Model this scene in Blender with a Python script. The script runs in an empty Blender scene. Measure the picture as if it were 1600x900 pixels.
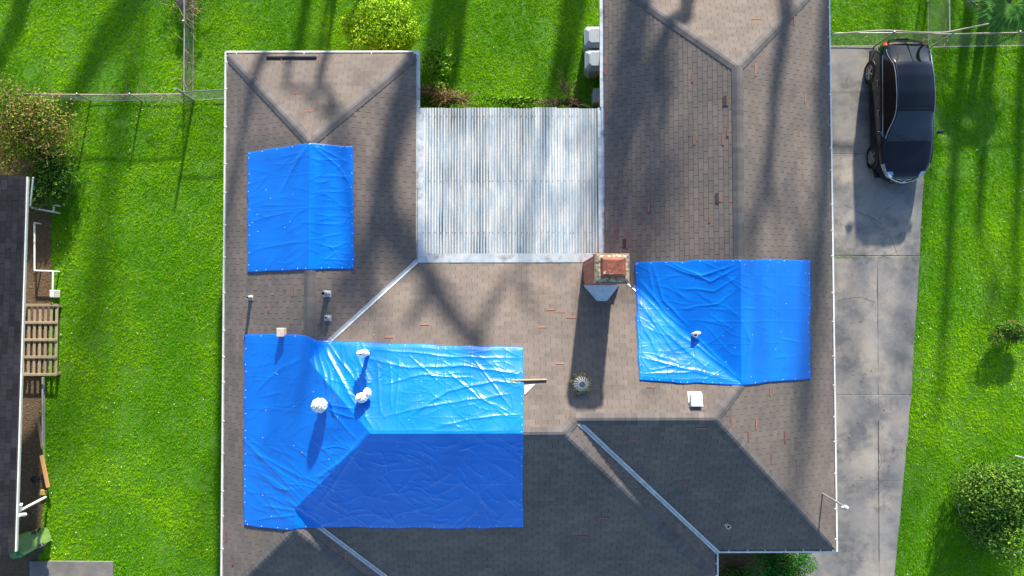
import bpy, math, random
import numpy as np
from mathutils import Matrix, Vector

R = math.radians
random.seed(7)
rng = np.random.default_rng(11)
scene = bpy.context.scene
COL = scene.collection

# ------------------------------------------------------------------ camera
CAM_H, FPX = 22.5, 1080.0
CAM_ROT = (R(1.4317), R(-0.1379), R(-0.1285))
cam_d = bpy.data.cameras.new('camera'); cam = bpy.data.objects.new('camera', cam_d); COL.objects.link(cam)
cam.location = (0, 0, CAM_H); cam.rotation_euler = CAM_ROT
cam_d.sensor_width = 36; cam_d.lens = FPX / 1600 * 36; cam_d.clip_end = 2000; cam_d.clip_start = 0.1
scene.camera = cam

# ------------------------------------------------------------------ sky, sun, exposure
SUN_EL, SUN_AZ = 18.8, 9.5          # azimuth clockwise from +Y (top of the picture)
world = bpy.data.worlds.new('World'); scene.world = world; world.use_nodes = True
wn = world.node_tree; bg = wn.nodes['Background']
sky = wn.nodes.new('ShaderNodeTexSky'); sky.sky_type = 'NISHITA'; sky.sun_disc = False
sky.sun_elevation = R(SUN_EL); sky.sun_rotation = R(SUN_AZ); sky.air_density = 1.0; sky.dust_density = 0.6; sky.ozone_density = 2.0
wn.links.new(sky.outputs[0], bg.inputs[0]); bg.inputs[1].default_value = 0.112
sun_d = bpy.data.lights.new('sun', 'SUN'); sun = bpy.data.objects.new('sun', sun_d); COL.objects.link(sun)
sun_d.energy = 4.7; sun_d.angle = R(1.6); sun_d.color = (1.0, 0.905, 0.77)
S_DIR = Vector((math.sin(R(SUN_AZ)) * math.cos(R(SUN_EL)), math.cos(R(SUN_AZ)) * math.cos(R(SUN_EL)), math.sin(R(SUN_EL))))
sun.rotation_euler = (-S_DIR).to_track_quat('-Z', 'Y').to_euler(); sun.location = S_DIR * 60
vs = scene.view_settings; vs.view_transform = 'Standard'; vs.look = 'None'; vs.gamma = 1.0
vs.use_curve_mapping = False; vs.exposure = 1.5

# ------------------------------------------------------------------ helpers
def _rot(rx, ry, rz):
    cx, sx, cy, sy, cz, sz = math.cos(rx), math.sin(rx), math.cos(ry), math.sin(ry), math.cos(rz), math.sin(rz)
    X = np.array([[1, 0, 0], [0, cx, -sx], [0, sx, cx]]); Y = np.array([[cy, 0, sy], [0, 1, 0], [-sy, 0, cy]])
    Z = np.array([[cz, -sz, 0], [sz, cz, 0], [0, 0, 1]])
    return Z @ Y @ X
RM = _rot(*CAM_ROT)
def at(px, py, z=0.0):
    """photograph measurement -> plan position at height z (metres)"""
    px = np.asarray(px, float); py = np.asarray(py, float)
    d = np.stack([(px - 800) / FPX, (450 - py) / FPX, -np.ones_like(px)], -1) @ RM.T
    t = (z - CAM_H) / d[..., 2]
    return d[..., 0] * t, d[..., 1] * t
def P(px, py, z=0.0):
    x, y = at(px, py, z); return Vector((float(x), float(y), z))

def _hash(ix, iy, seed):
    h = (ix.astype(np.int64) * 374761393 + iy.astype(np.int64) * 668265263 + seed * 974634777) & 0x7fffffff
    h = ((h ^ (h >> 13)) * 1274126177) & 0x7fffffff
    return ((h ^ (h >> 16)) & 0xffff) / 65535.0
def noise(x, y, seed=0):
    x = np.asarray(x, float); y = np.asarray(y, float)
    ix = np.floor(x); iy = np.floor(y); fx = x - ix; fy = y - iy
    fx = fx * fx * fx * (fx * (fx * 6 - 15) + 10); fy = fy * fy * fy * (fy * (fy * 6 - 15) + 10)
    a = _hash(ix, iy, seed); b = _hash(ix + 1, iy, seed); c = _hash(ix, iy + 1, seed); d = _hash(ix + 1, iy + 1, seed)
    return (a * (1 - fx) + b * fx) * (1 - fy) + (c * (1 - fx) + d * fx) * fy
def fbm(x, y, seed=0, o=4):
    s = 0; a = .5
    for k in range(o):
        s = s + a * noise(x * 2 ** k, y * 2 ** k, seed + k * 17); a *= .5
    return s / (1 - .5 ** o)
def in_poly(x, y, poly):
    x = np.asarray(x, float); y = np.asarray(y, float); c = np.zeros(x.shape, bool); n = len(poly)
    for i in range(n):
        x0, y0 = poly[i][:2]; x1, y1 = poly[(i + 1) % n][:2]
        if y0 == y1: continue
        c ^= ((y0 > y) != (y1 > y)) & (x < (x1 - x0) * (y - y0) / (y1 - y0) + x0)
    return c

def tag(o, label=None, cat=None, group=None, kind=None):
    if label: o['label'] = label
    if cat: o['category'] = cat
    if group: o['group'] = group
    if kind: o['kind'] = kind
    return o
def link(name, me, mat=None, parent=None, loc=None, rot=None):
    o = bpy.data.objects.new(name, me); COL.objects.link(o)
    if mat is not None and me is not None and not me.materials: me.materials.append(mat)
    if parent is not None: o.parent = parent
    if loc is not None: o.location = loc
    if rot is not None: o.rotation_euler = rot
    return o
def empty(name, loc=(0, 0, 0), rz=0.0, label=None, cat=None, group=None):
    o = bpy.data.objects.new(name, None); COL.objects.link(o); o.location = loc; o.rotation_euler = (0, 0, rz)
    o.empty_display_size = .2
    return tag(o, label, cat, group)
def np_mesh(name, verts, faces, col=None, smooth=False, tone=None):
    """faces: (n,k) int array; fast mesh"""
    me = bpy.data.meshes.new(name); verts = np.asarray(verts, np.float32); faces = np.asarray(faces, np.int32)
    n, k = faces.shape
    me.vertices.add(len(verts)); me.vertices.foreach_set('co', verts.ravel())
    me.loops.add(n * k); me.loops.foreach_set('vertex_index', faces.ravel())
    me.polygons.add(n); me.polygons.foreach_set('loop_start', np.arange(0, n * k, k, dtype=np.int32))
    me.update(calc_edges=True)
    if smooth: me.polygons.foreach_set('use_smooth', np.ones(n, bool))
    if tone is not None:
        a = me.attributes.new('tone', 'FLOAT', 'POINT'); a.data.foreach_set('value', np.asarray(tone, np.float32).ravel())
    if col is not None:
        a = me.attributes.new('col', 'FLOAT_COLOR', 'POINT')
        c = np.ones((len(verts), 4), np.float32); c[:, :3] = col; a.data.foreach_set('color', c.ravel())
    return me

class MB:
    """collects shapes, builds them as one mesh object"""
    def __init__(s): s.v = []; s.f = []; s.t = []
    def add(s, v, f, tone=1.0):
        b = len(s.v); s.v += [tuple(p) for p in v]; s.f += [tuple(i + b for i in q) for q in f]; s.t += [tone] * len(v); return s
    def box(s, c, size, M=None, tone=1.0, bev=0.0):
        hx, hy, hz = size[0] / 2, size[1] / 2, size[2] / 2
        if bev <= 0:
            v = [Vector((sx * hx, sy * hy, sz * hz)) for sz in (-1, 1) for sy in (-1, 1) for sx in (-1, 1)]
            f = [(0, 2, 3, 1), (4, 5, 7, 6), (0, 1, 5, 4), (2, 6, 7, 3), (0, 4, 6, 2), (1, 3, 7, 5)]
        else:
            b = min(bev, hx * .9, hy * .9, hz * .9); v = []; 
            def ring(ix, iy, z):
                return [Vector(q + (z,)) for q in ((-ix + b, -iy), (ix - b, -iy), (ix, -iy + b), (ix, iy - b), (ix - b, iy), (-ix + b, iy), (-ix, iy - b), (-ix, -iy + b))]
            v = ring(hx - b, hy - b, -hz) + ring(hx, hy, -hz + b) + ring(hx, hy, hz - b) + ring(hx - b, hy - b, hz)
            f = [tuple(range(7, -1, -1)), tuple(range(24, 32))]
            for k in range(3):
                for i in range(8): f.append((k * 8 + i, k * 8 + (i + 1) % 8, k * 8 + 8 + (i + 1) % 8, k * 8 + 8 + i))
        if M is not None: v = [M @ p for p in v]
        return s.add([p + Vector(c) for p in v], f, tone)
    def prism(s, poly, z0, z1, tone=1.0):
        n = len(poly); zf = (lambda z, p: z(p[0], p[1]) if callable(z) else z)
        v = [(p[0], p[1], zf(z0, p)) for p in poly] + [(p[0], p[1], zf(z1, p)) for p in poly]
        f = [tuple(range(n - 1, -1, -1)), tuple(range(n, 2 * n))] + [(i, (i + 1) % n, n + (i + 1) % n, n + i) for i in range(n)]
        return s.add(v, f, tone)
    def tube(s, pts, r, seg=8, cap=True, tone=1.0):
        pts = [Vector(p) for p in pts]; n = len(pts); rs = r if isinstance(r, (list, tuple)) else [r] * n
        v = []; up = None
        for i in range(n):
            t = (pts[min(i + 1, n - 1)] - pts[max(i - 1, 0)])
            t = t.normalized() if t.length > 1e-9 else Vector((0, 0, 1))
            if up is None: up = Vector((0, 0, 1)) if abs(t.z) < .9 else Vector((1, 0, 0))
            a = t.cross(up); a = a.normalized() if a.length > 1e-6 else t.orthogonal().normalized()
            b = a.cross(t).normalized(); up = b
            for k in range(seg):
                g = 2 * math.pi * k / seg; v.append(pts[i] + (a * math.cos(g) + b * math.sin(g)) * rs[i])
        f = [(i * seg + k, i * seg + (k + 1) % seg, (i + 1) * seg + (k + 1) % seg, (i + 1) * seg + k) for i in range(n - 1) for k in range(seg)]
        if cap: f += [tuple(range(seg - 1, -1, -1)), tuple((n - 1) * seg + k for k in range(seg))]
        return s.add(v, f, tone)
    def lathe(s, prof, seg=20, M=None, tone=1.0, close=False):
        v = []; n = len(prof)
        for r, z in prof:
            for k in range(seg):
                g = 2 * math.pi * k / seg; v.append(Vector((r * math.cos(g), r * math.sin(g), z)))
        f = [(i * seg + k, i * seg + (k + 1) % seg, (i + 1) * seg + (k + 1) % seg, (i + 1) * seg + k) for i in range(n - 1) for k in range(seg)]
        if close: f += [((n - 1) * seg + k, (n - 1) * seg + (k + 1) % seg, (k + 1) % seg, k) for k in range(seg)]
        else: f += [tuple(range(seg - 1, -1, -1)), tuple((n - 1) * seg + k for k in range(seg))]
        if M is not None: v = [M @ p for p in v]
        return s.add(v, f, tone)
    def sweep(s, prof, a, b, n_out):
        """extrude a closed (offset-outward, z) profile from plan point a to b"""
        a = Vector((a[0], a[1], 0)); b = Vector((b[0], b[1], 0)); n_out = Vector(n_out).to_3d(); k = len(prof)
        v = [a + n_out * o + Vector((0, 0, z)) for o, z in prof] + [b + n_out * o + Vector((0, 0, z)) for o, z in prof]
        f = [(i, (i + 1) % k, k + (i + 1) % k, k + i) for i in range(k)]
        f += [tuple(range(k - 1, -1, -1)), tuple(range(k, 2 * k))]
        return s.add(v, f)
    def build(s, name, mat, parent=None, smooth=False, recalc=True):
        me = bpy.data.meshes.new(name); me.from_pydata([tuple(p) for p in s.v], [], s.f)
        if recalc:
            import bmesh
            bm = bmesh.new(); bm.from_mesh(me); bmesh.ops.recalc_face_normals(bm, faces=bm.faces); bm.to_mesh(me); bm.free()
        a = me.attributes.new('tone', 'FLOAT', 'POINT'); a.data.foreach_set('value', np.array(s.t, np.float32))
        if smooth:
            me.polygons.foreach_set('use_smooth', np.ones(len(me.polygons), bool))
            try: me.set_sharp_from_angle(angle=R(40))
            except Exception: pass
        me.update(); return link(name, me, mat, parent)

# ------------------------------------------------------------------ materials
def material(name, base, base2=None, nscale=4.0, detail=6.0, rough=.7, metallic=0.0, bump=0.0, bscale=60.0, bdist=.01,
             tone=False, objrand=False, col=False, spec=.5, contrast=(.35, .65), base3=None, n3=1.3, c3=(.5, .7), fine=0.0, fscale=150.0,
             translucent=0.0, coat=0.0, stretch=None, rough2=None, tr=(.72, 1.25)):
    m = bpy.data.materials.new(name); m.use_nodes = True; nt = m.node_tree; N = nt.nodes; L = nt.links
    b = N['Principled BSDF']; out = N['Material Output']
    b.inputs['Roughness'].default_value = rough; b.inputs['Metallic'].default_value = metallic
    b.inputs['Specular IOR Level'].default_value = spec; b.inputs['Coat Weight'].default_value = coat
    tc = N.new('ShaderNodeNewGeometry'); vec = tc.outputs['Position']
    if stretch:
        mp = N.new('ShaderNodeMapping'); mp.inputs['Scale'].default_value = stretch; L.new(vec, mp.inputs['Vector']); svec = mp.outputs[0]
    else: svec = vec
    def ns(scale, det, v=None, ro=.6):
        n = N.new('ShaderNodeTexNoise'); n.inputs['Scale'].default_value = scale; n.inputs['Detail'].default_value = det
        n.inputs['Roughness'].default_value = ro; L.new(v or vec, n.inputs['Vector']); return n.outputs['Fac']
    def ramp(f, lo, hi, a=0.0, c=1.0):
        r = N.new('ShaderNodeMapRange'); r.inputs['From Min'].default_value = lo; r.inputs['From Max'].default_value = hi
        r.inputs['To Min'].default_value = a; r.inputs['To Max'].default_value = c; L.new(f, r.inputs['Value']); return r.outputs[0]
    def mix(f, a, c, mode='MIX'):
        x = N.new('ShaderNodeMix'); x.data_type = 'RGBA'; x.blend_type = mode
        for sock, val in ((x.inputs[0], f), (x.inputs[6], a), (x.inputs[7], c)):
            if hasattr(val, 'is_linked'): L.new(val, sock)
            elif isinstance(val, (int, float)): sock.default_value = val
            else: sock.default_value = (*val, 1)
        return x.outputs[2]
    def scale_col(c, f):
        v = N.new('ShaderNodeVectorMath'); v.operation = 'SCALE'; L.new(c, v.inputs[0]); L.new(f, v.inputs['Scale']); return v.outputs[0]
    if col:
        at_ = N.new('ShaderNodeAttribute'); at_.attribute_name = 'col'; c = at_.outputs['Color']
    else:
        rgb = N.new('ShaderNodeRGB'); rgb.outputs[0].default_value = (*base, 1); c = rgb.outputs[0]
    if base2 is not None: c = mix(ramp(ns(nscale, detail, svec), *contrast), c, base2)
    if base3 is not None: c = mix(ramp(ns(n3, 8, svec, .7), *c3), c, base3)
    if fine: c = scale_col(c, ramp(ns(fscale, 3), .25, .75, 1 - fine, 1 + fine))
    if tone:
        a2 = N.new('ShaderNodeAttribute'); a2.attribute_name = 'tone'; c = scale_col(c, a2.outputs['Fac'])
    if objrand:
        oi = N.new('ShaderNodeObjectInfo'); c = scale_col(c, ramp(oi.outputs['Random'], 0, 1, *tr))
    L.new(c, b.inputs['Base Color'])
    if rough2 is not None: L.new(ramp(ns(nscale * 1.7, 5), .35, .65, rough, rough2), b.inputs['Roughness'])
    if bump:
        bp = N.new('ShaderNodeBump'); bp.inputs['Strength'].default_value = bump; bp.inputs['Distance'].default_value = bdist
        L.new(ns(bscale, 6, svec), bp.inputs['Height']); L.new(bp.outputs[0], b.inputs['Normal'])
    if translucent:
        t = N.new('ShaderNodeBsdfTranslucent'); L.new(c, t.inputs['Color']); ms = N.new('ShaderNodeMixShader'); ms.inputs[0].default_value = translucent
        L.new(b.outputs[0], ms.inputs[1]); L.new(t.outputs[0], ms.inputs[2]); L.new(ms.outputs[0], out.inputs['Surface'])
    return m

M = {}
SH = dict(base2=(.162, .132, .114), nscale=1.1, rough=.92, fine=.28, fscale=90, spec=.25, base3=(.076, .071, .072), n3=.55, c3=(.52, .78), bump=.35, bscale=220, bdist=.003)
M['shingle'] = material('shingle', (.116, .100, .091), tone=True, **SH)
M['shingle_piece'] = material('shingle_piece', (.116, .100, .091), objrand=True, tr=(.90, 1.10), **SH)
M['cap'] = material('cap_shingle', (.090, .084, .086), base2=(.125, .113, .108), nscale=1.5, rough=.92, fine=.25, fscale=90, spec=.25, tone=True, bump=.3, bscale=200, bdist=.003)
M['deck'] = material('roof_deck', (.05, .045, .042), rough=.9)
M['bare'] = material('bare_patch', (.25, .105, .075), base2=(.15, .075, .058), nscale=25, rough=.85, tone=True)
M['underlay'] = material('lifted_tab', (.035, .032, .032), rough=.9)
SN = dict(base2=(.018, .019, .023), nscale=2, rough=.9, fine=.3, fscale=80, spec=.25, bump=.3, bscale=200, bdist=.003)
M['nshingle'] = material('slate_shingle', (.010, .011, .015), tone=True, **SN)
M['nshingle_piece'] = material('slate_shingle_piece', (.010, .011, .015), objrand=True, tr=(.6, 1.5), **SN)
M['gutter'] = material('gutter_paint', (.72, .72, .70), base2=(.58, .57, .53), nscale=6, rough=.45)
M['white'] = material('white_paint', (.78, .78, .76), base2=(.66, .65, .62), nscale=8, rough=.5)
M['valley'] = material('valley_metal', (.32, .35, .38), base2=(.44, .47, .50), nscale=7, rough=.42, metallic=.35)
M['flash'] = material('flashing_metal', (.54, .55, .55), base2=(.38, .44, .49), nscale=5, rough=.45, metallic=.15, base3=(.24, .24, .23), n3=2.4, c3=(.52, .66), bump=.25, bscale=9, bdist=.02)
M['zinc'] = material('corrugated_zinc', (.58, .59, .56), base2=(.34, .42, .47), nscale=2.4, rough=.48, metallic=.1, base3=(.22, .22, .23), n3=.8, c3=(.54, .80), stretch=(2.6, .5, 1), objrand=True, tone=True, tr=(.82, 1.08), fine=.16, fscale=28)
M['brick'] = material('brick', (.42, .13, .07), base2=(.30, .10, .06), nscale=14, rough=.88, objrand=True, tone=True, tr=(.8, 1.2))
M['mortar'] = material('mortar', (.36, .31, .26), rough=.95)
M['rim'] = material('crown_rim', (.22, .16, .10), base2=(.12, .08, .05), nscale=10, rough=.9)
M['crown'] = material('crown_mortar', (.34, .28, .20), base2=(.13, .11, .075), nscale=11, contrast=(.45, .58), rough=.9, bump=.6, bscale=20, bdist=.02)
M['rust'] = material('rusty_cap', (.25, .07, .035), base2=(.13, .04, .026), nscale=7, rough=.6, base3=(.62, .50, .38), n3=4.2, c3=(.62, .68), bump=.3, bscale=12, bdist=.02)
M['saddle'] = material('saddle_metal', (.62, .72, .76), base2=(.46, .57, .62), nscale=9, rough=.45)
M['house_brick'] = material('house_wall', (.33, .20, .14), base2=(.25, .15, .11), nscale=9, rough=.9)
M['soffit'] = material('soffit', (.62, .60, .55), rough=.7)
M['pvc'] = material('grey_pipe', (.34, .34, .34), base2=(.22, .22, .22), nscale=20, rough=.6)
M['lead'] = material('lead_boot', (.30, .30, .30), base2=(.42, .42, .41), nscale=12, rough=.5)
M['dark'] = material('dark_hole', (.012, .012, .013), rough=.9)
M['plastic_white'] = material('white_plastic_wrap', (.80, .80, .80), rough=.35, spec=.5, bump=.4, bscale=25, bdist=.02)
M['beige'] = material('beige_vent', (.46, .36, .29), base2=(.55, .45, .38), nscale=10, rough=.6)
M['turbine'] = material('turbine_metal', (.70, .68, .64), base2=(.50, .44, .36), nscale=12, rough=.4, metallic=.3)
M['yellow'] = material('yellowed_flashing', (.50, .38, .06), base2=(.28, .22, .06), nscale=30, rough=.8)
M['wood'] = material('weathered_wood', (.24, .165, .10), base2=(.33, .25, .165), nscale=6, stretch=(1, 8, 8), rough=.85)
M['pallet'] = material('pallet_wood', (.36, .29, .20), base2=(.26, .20, .14), nscale=7, stretch=(6, 1, 6), rough=.88, objrand=True, tr=(.75, 1.15))
M['orange_wood'] = material('fresh_board', (.62, .32, .12), base2=(.52, .27, .11), nscale=9, rough=.75)
M['black_metal'] = material('black_metal', (.018, .018, .02), rough=.5)
M['galv'] = material('galvanised_pipe', (.46, .47, .47), base2=(.34, .34, .33), nscale=9, rough=.42, metallic=.6)
M['mesh_wire'] = material('fence_wire', (.12, .13, .13), rough=.6, metallic=.2)
M['rail_tan'] = material('weathered_rail', (.42, .35, .27), base2=(.30, .26, .21), nscale=8, rough=.8)
M['tarp'] = material('blue_tarp', (.001, .132, .56), base2=(.001, .160, .64), nscale=.9, rough=.23, spec=.34, bump=.06, bscale=14, bdist=.01, rough2=.34)
M['hem'] = material('tarp_hem', (.006, .12, .62), rough=.4)
M['nail'] = material('nail_cap', (.75, .75, .76), rough=.4)
M['concrete'] = material('driveway_concrete', (.225, .217, .205), base2=(.112, .116, .120), nscale=.8, detail=12, contrast=(.42, .60), rough=.9, base3=(.32, .285, .24), n3=.75, c3=(.46, .66), fine=.22, fscale=34, bump=.3, bscale=45, bdist=.006, objrand=True, tr=(.9, 1.08))
M['joint'] = material('driveway_base', (.14, .14, .12), base2=(.19, .18, .15), nscale=9, rough=.95)
M['pad'] = material('concrete_pad', (.20, .185, .165), base2=(.13, .125, .12), nscale=2.2, rough=.9, fine=.15, fscale=60)
M['ground'] = material('ground_turf', (.050, .165, .002), base2=(.080, .220, .003), nscale=5, rough=.95, base3=(.12, .13, .03), n3=1.1, c3=(.68, .80), bump=.6, bscale=25, bdist=.05)
M['soil'] = material('bed_soil', (.150, .095, .052), base2=(.085, .058, .034), nscale=12, rough=.95, bump=.9, bscale=30, bdist=.05)
M['grass'] = material('grass', (0, 0, 0), col=True, rough=.8, spec=.0, translucent=.25)
M['leaf'] = material('leaf', (0, 0, 0), col=True, rough=.6, spec=.15, translucent=.18)
M['bark'] = material('bark', (.115, .090, .070), base2=(.20, .165, .13), nscale=9, rough=.95, bump=.7, bscale=18, bdist=.03)
M['twig'] = material('twig', (.20, .125, .080), base2=(.30, .20, .14), nscale=12, rough=.9)
M['bin_grey'] = material('grey_plastic', (.27, .31, .34), base2=(.34, .38, .41), nscale=5, rough=.5)
M['bin_green'] = material('green_plastic', (.045, .24, .075), base2=(.03, .17, .055), nscale=4, rough=.5)
M['bin_lime'] = material('faded_green_plastic', (.17, .30, .075), base2=(.12, .23, .06), nscale=5, rough=.55)
M['rubber'] = material('rubber', (.014, .014, .015), rough=.75)
M['paint'] = material('car_paint', (.004, .006, .013), rough=.12, spec=.38, coat=.12)
M['trim'] = material('car_plastic', (.012, .012, .013), rough=.5)
M['glass'] = material('car_glass', (.003, .005, .006), rough=.03, spec=.5)
M['chrome'] = material('chrome', (.78, .78, .80), rough=.12, metallic=1.0)
M['lamp'] = material('headlamp', (.30, .36, .42), rough=.08, metallic=.5, coat=.6)
M['red'] = material('tail_lamp', (.55, .035, .02), rough=.15, coat=.6)
M['gutter_shade'] = material('gutter_shade_tone', (.055, .065, .08), base2=(.10, .09, .07), nscale=6, rough=.25)  # dark bluish colour standing in for shade inside the gutters
M['pipe_white'] = material('pale_pipe', (.55, .56, .56), rough=.5)
M['windshield'] = material('windshield_glass', (.004, .012, .018), rough=.02, spec=1.0)
M['hose'] = material('grey_hose', (.32, .33, .29), rough=.6)
# ================================================================== the house: roof planes z = a x + b y + c
EAVE = 2.6
def pl_x(x0, p, s): return (p * s, 0.0, EAVE - p * s * x0)      # rises with s*x from eave x0
def pl_y(y0, p, s): return (0.0, p * s, EAVE - p * s * y0)
PL = dict(A=pl_x(-8.26, .458, 1), B=pl_x(-2.62, .4676, -1), C=pl_y(7.385, .442, -1), D=pl_y(1.335, .468, -1), E=pl_x(2.645, .463, 1),
          F=pl_y(9.70, .478, -1), G=pl_x(9.33, .493, -1), H=pl_y(-7.07, .484, 1), I=pl_x(5.91, .4716, -1), J=pl_y(-7.85, .47, 1),
          K=pl_x(-3.38, .465, -1), L=pl_y(-8.46, .465, 1))
WINGS = ['ABCJ', 'EFGH', 'ADHG', 'ADJI', 'AKLD']
def pz(k, x, y): a, b, c = PL[k]; return a * x + b * y + c
def roof_z(x, y):
    x = np.asarray(x, float); y = np.asarray(y, float); h = None
    for w in WINGS:
        m = None
        for k in w: z = pz(k, x, y); m = z if m is None else np.minimum(m, z)
        h = m if h is None else np.maximum(h, m)
    return h
def on_roof(px, py, dz=0.0):
    z = np.full(np.shape(px), 3.5)
    for _ in range(12):
        x, y = at(px, py, z); z = roof_z(x, y) + dz
    return x, y, z
def PR(px, py, dz=0.0):
    x, y, z = on_roof(np.array([float(px)]), np.array([float(py)]), dz); return Vector((x[0], y[0], z[0]))
def tri(p, q, r):
    m = np.array([[PL[k][0] - PL[p][0], PL[k][1] - PL[p][1]] for k in (q, r)]); v = np.array([PL[p][2] - PL[k][2] for k in (q, r)])
    x, y = np.linalg.solve(m, v); return (float(x), float(y), float(pz(p, x, y)))
v1 = tri('A', 'C', 'B'); v2 = tri('A', 'D', 'B'); v3 = tri('A', 'D', 'J'); v4 = tri('I', 'D', 'J')
v5 = tri('I', 'D', 'H'); v6 = tri('G', 'D', 'H'); v7 = tri('D', 'G', 'E'); v8 = tri('F', 'E', 'G'); v9 = tri('J', 'A', 'K'); v10 = tri('L', 'A', 'K')
c1, c2, c3, c4 = (-8.26, 7.385, EAVE), (-2.62, 7.385, EAVE), (-2.62, 1.335, EAVE), (2.645, 1.335, EAVE)
c5, c6, c7, c8 = (2.645, 9.70, EAVE), (9.33, 9.70, EAVE), (9.33, -7.07, EAVE), (5.91, -7.07, EAVE)
c9, c10, c11, c12 = (5.91, -7.85, EAVE), (-3.38, -7.85, EAVE), (-3.38, -8.46, EAVE), (-8.26, -8.46, EAVE)
FACES = dict(A=[c12, v10, v9, v3, v2, v1, c1], B=[c2, v1, v2, c3], C=[c1, v1, c2], D=[c3, v2, v3, v4, v5, v6, v7, c4], E=[c4, v7, v8, c5],
             F=[c5, v8, c6], G=[c6, v8, v7, v6, c7], H=[c7, v6, v5, c8], I=[c8, v5, v4, c9], J=[c9, v4, v3, v9, c10], K=[c10, v9, v10, c11], L=[c11, v10, c12])

house = empty('house', (0, 0, 0), 0, 'house with brown shingle hip roof partly under blue tarps', 'house')

# walls and soffits below the eaves
INS = .42
wp = [(c1[0] + INS, c1[1] - INS), (c2[0] - INS, c2[1] - INS), (c3[0] - INS, c3[1] - INS + .0), (c4[0] + INS, c4[1] - INS), (c5[0] + INS, c5[1] - INS), (c6[0] - INS, c6[1] - INS),
      (c7[0] - INS, c7[1] + INS), (c8[0] - INS, c8[1] + INS), (c9[0] - INS, c9[1] + INS), (c10[0] - INS, c10[1] + INS), (c11[0] - INS, c11[1] + INS), (c12[0] + INS, c12[1] + INS)]
for i in range(12):
    a = Vector(wp[i]); b = Vector(wp[(i + 1) % 12]); d = (b - a).normalized(); n = Vector((-d.y, d.x)) * .1
    e = d * .002
    MB().prism([a + e, b - e, b - e - n, a + e - n], -.05, 2.40).build('wall', M['house_brick'], house)
outl = [c1, c2, c3, c4, c5, c6, c7, c8, c9, c10, c11, c12]
MB().prism([(p[0], p[1]) for p in [(c1[0] + .13, c1[1] - .13), (c2[0] - .13, c2[1] - .13), (c3[0] - .13, c3[1] - .13), (c4[0] + .13, c4[1] - .13), (c5[0] + .13, c5[1] - .13), (c6[0] - .13, c6[1] - .13), (c7[0] - .13, c7[1] + .13),
     (c8[0] - .13, c8[1] + .13), (c9[0] - .13, c9[1] + .13), (c10[0] - .13, c10[1] + .13), (c11[0] - .13, c11[1] + .13), (c12[0] + .13, c12[1] + .13)]], 2.405, 2.435).build('soffit', M['soffit'], house)

# roof decks: the eave edge pulled in behind the gutter
OFF = .10
def inset_eave(k, poly):
    a, b, c = PL[k]; out = []
    for p in poly:
        x, y, z = p
        if abs(z - EAVE) < 1e-6:
            # both eave corners slide along their hip / valley edge
            i = poly.index(p); q = poly[(i + 1) % len(poly)]; w = poly[i - 1]
            t = q if q[2] > EAVE + 1e-6 else w
            f = OFF * math.hypot(a, b) / (t[2] - EAVE)
            out.append((x + (t[0] - x) * f, y + (t[1] - y) * f, z + (t[2] - z) * f))
        else: out.append(p)
    return out
slopes = {}
for k, poly in FACES.items():
    q = inset_eave(k, list(poly)); mb = MB(); n = len(q)
    mb.add([(p[0], p[1], p[2]) for p in q] + [(p[0], p[1], p[2] - .05) for p in q], [tuple(range(n)), tuple(range(2 * n - 1, n - 1, -1))] + [(i, n + i, n + (i + 1) % n, (i + 1) % n) for i in range(n)])
    slopes[k] = mb.build('roof_slope', M['deck'], house)

# ---------------------------------------------------------------- shingles, every tab a wedge
def basis(k):
    a, b, _ = PL[k]; g = math.hypot(a, b); up = Vector((a / g, b / g, g)).normalized(); hor = Vector((-b / g, a / g, 0)); n = hor.cross(up)
    if n.z < 0: hor = -hor; n = -n
    return hor, up, n
def clip_rect(poly, u0, u1, w0, w1):
    def cut(pg, ax, lim, sgn):
        o = []
        for i in range(len(pg)):
            p, q = pg[i], pg[(i + 1) % len(pg)]; ip = sgn * (p[ax] - lim) <= 0; iq = sgn * (q[ax] - lim) <= 0
            if ip: o.append(p)
            if ip != iq:
                t = (lim - p[ax]) / (q[ax] - p[ax]); o.append((p[0] + (q[0] - p[0]) * t, p[1] + (q[1] - p[1]) * t))
        return o
    for ax, lim, sg in ((0, u0, -1), (0, u1, 1), (1, w0, -1), (1, w1, 1)):
        poly = cut(poly, ax, lim, sg)
        if len(poly) < 3: return []
    return poly
EXPO, TAB, GAP, THK = .132, .312, .010, .009
def make_tabs(origin, hor, up, n, poly3, seed, expo=EXPO, tab=TAB):
    """list of (verts3d, full?, centre, u0, w0)"""
    rg = random.Random(seed); o = Vector(origin)
    pg = [((Vector(p) - o).dot(hor), (Vector(p) - o).dot(up)) for p in poly3]
    us = [p[0] for p in pg]; ws = [p[1] for p in pg]; tabs = []
    row = 0; w = min(ws)
    while w < max(ws):
        u = min(us) - tab + (row % 2) * tab / 2 + rg.uniform(-.02, .02)
        while u < max(us):
            u0, u1 = u + GAP / 2, u + tab - GAP / 2; w0, w1 = w + rg.uniform(-.006, .006), w + expo + .004
            c = clip_rect(pg, u0, u1, w0, w1)
            if len(c) >= 3:
                ar = abs(sum(c[i][0] * c[(i + 1) % len(c)][1] - c[(i + 1) % len(c)][0] * c[i][1] for i in range(len(c)))) / 2
                if ar > .0015: tabs.append((c, ar > .995 * (u1 - u0) * (w1 - w0), u0, w0, w1))
            u += tab
        w += expo; row += 1
    return tabs
def tab_mesh(mb, tabdat, o, hor, up, n, tone):
    c, full, u0, w0, w1 = tabdat; k = len(c)
    top = [o + hor * p[0] + up * p[1] + n * (.003 + THK * (1 - (p[1] - w0) / (w1 - w0))) for p in c]
    bot = [o + hor * p[0] + up * p[1] + n * .001 for p in c]
    mb.add(top + bot, [tuple(range(k))] + [(i, k + i, k + (i + 1) % k, (i + 1) % k) for i in range(k)], tone)
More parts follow.
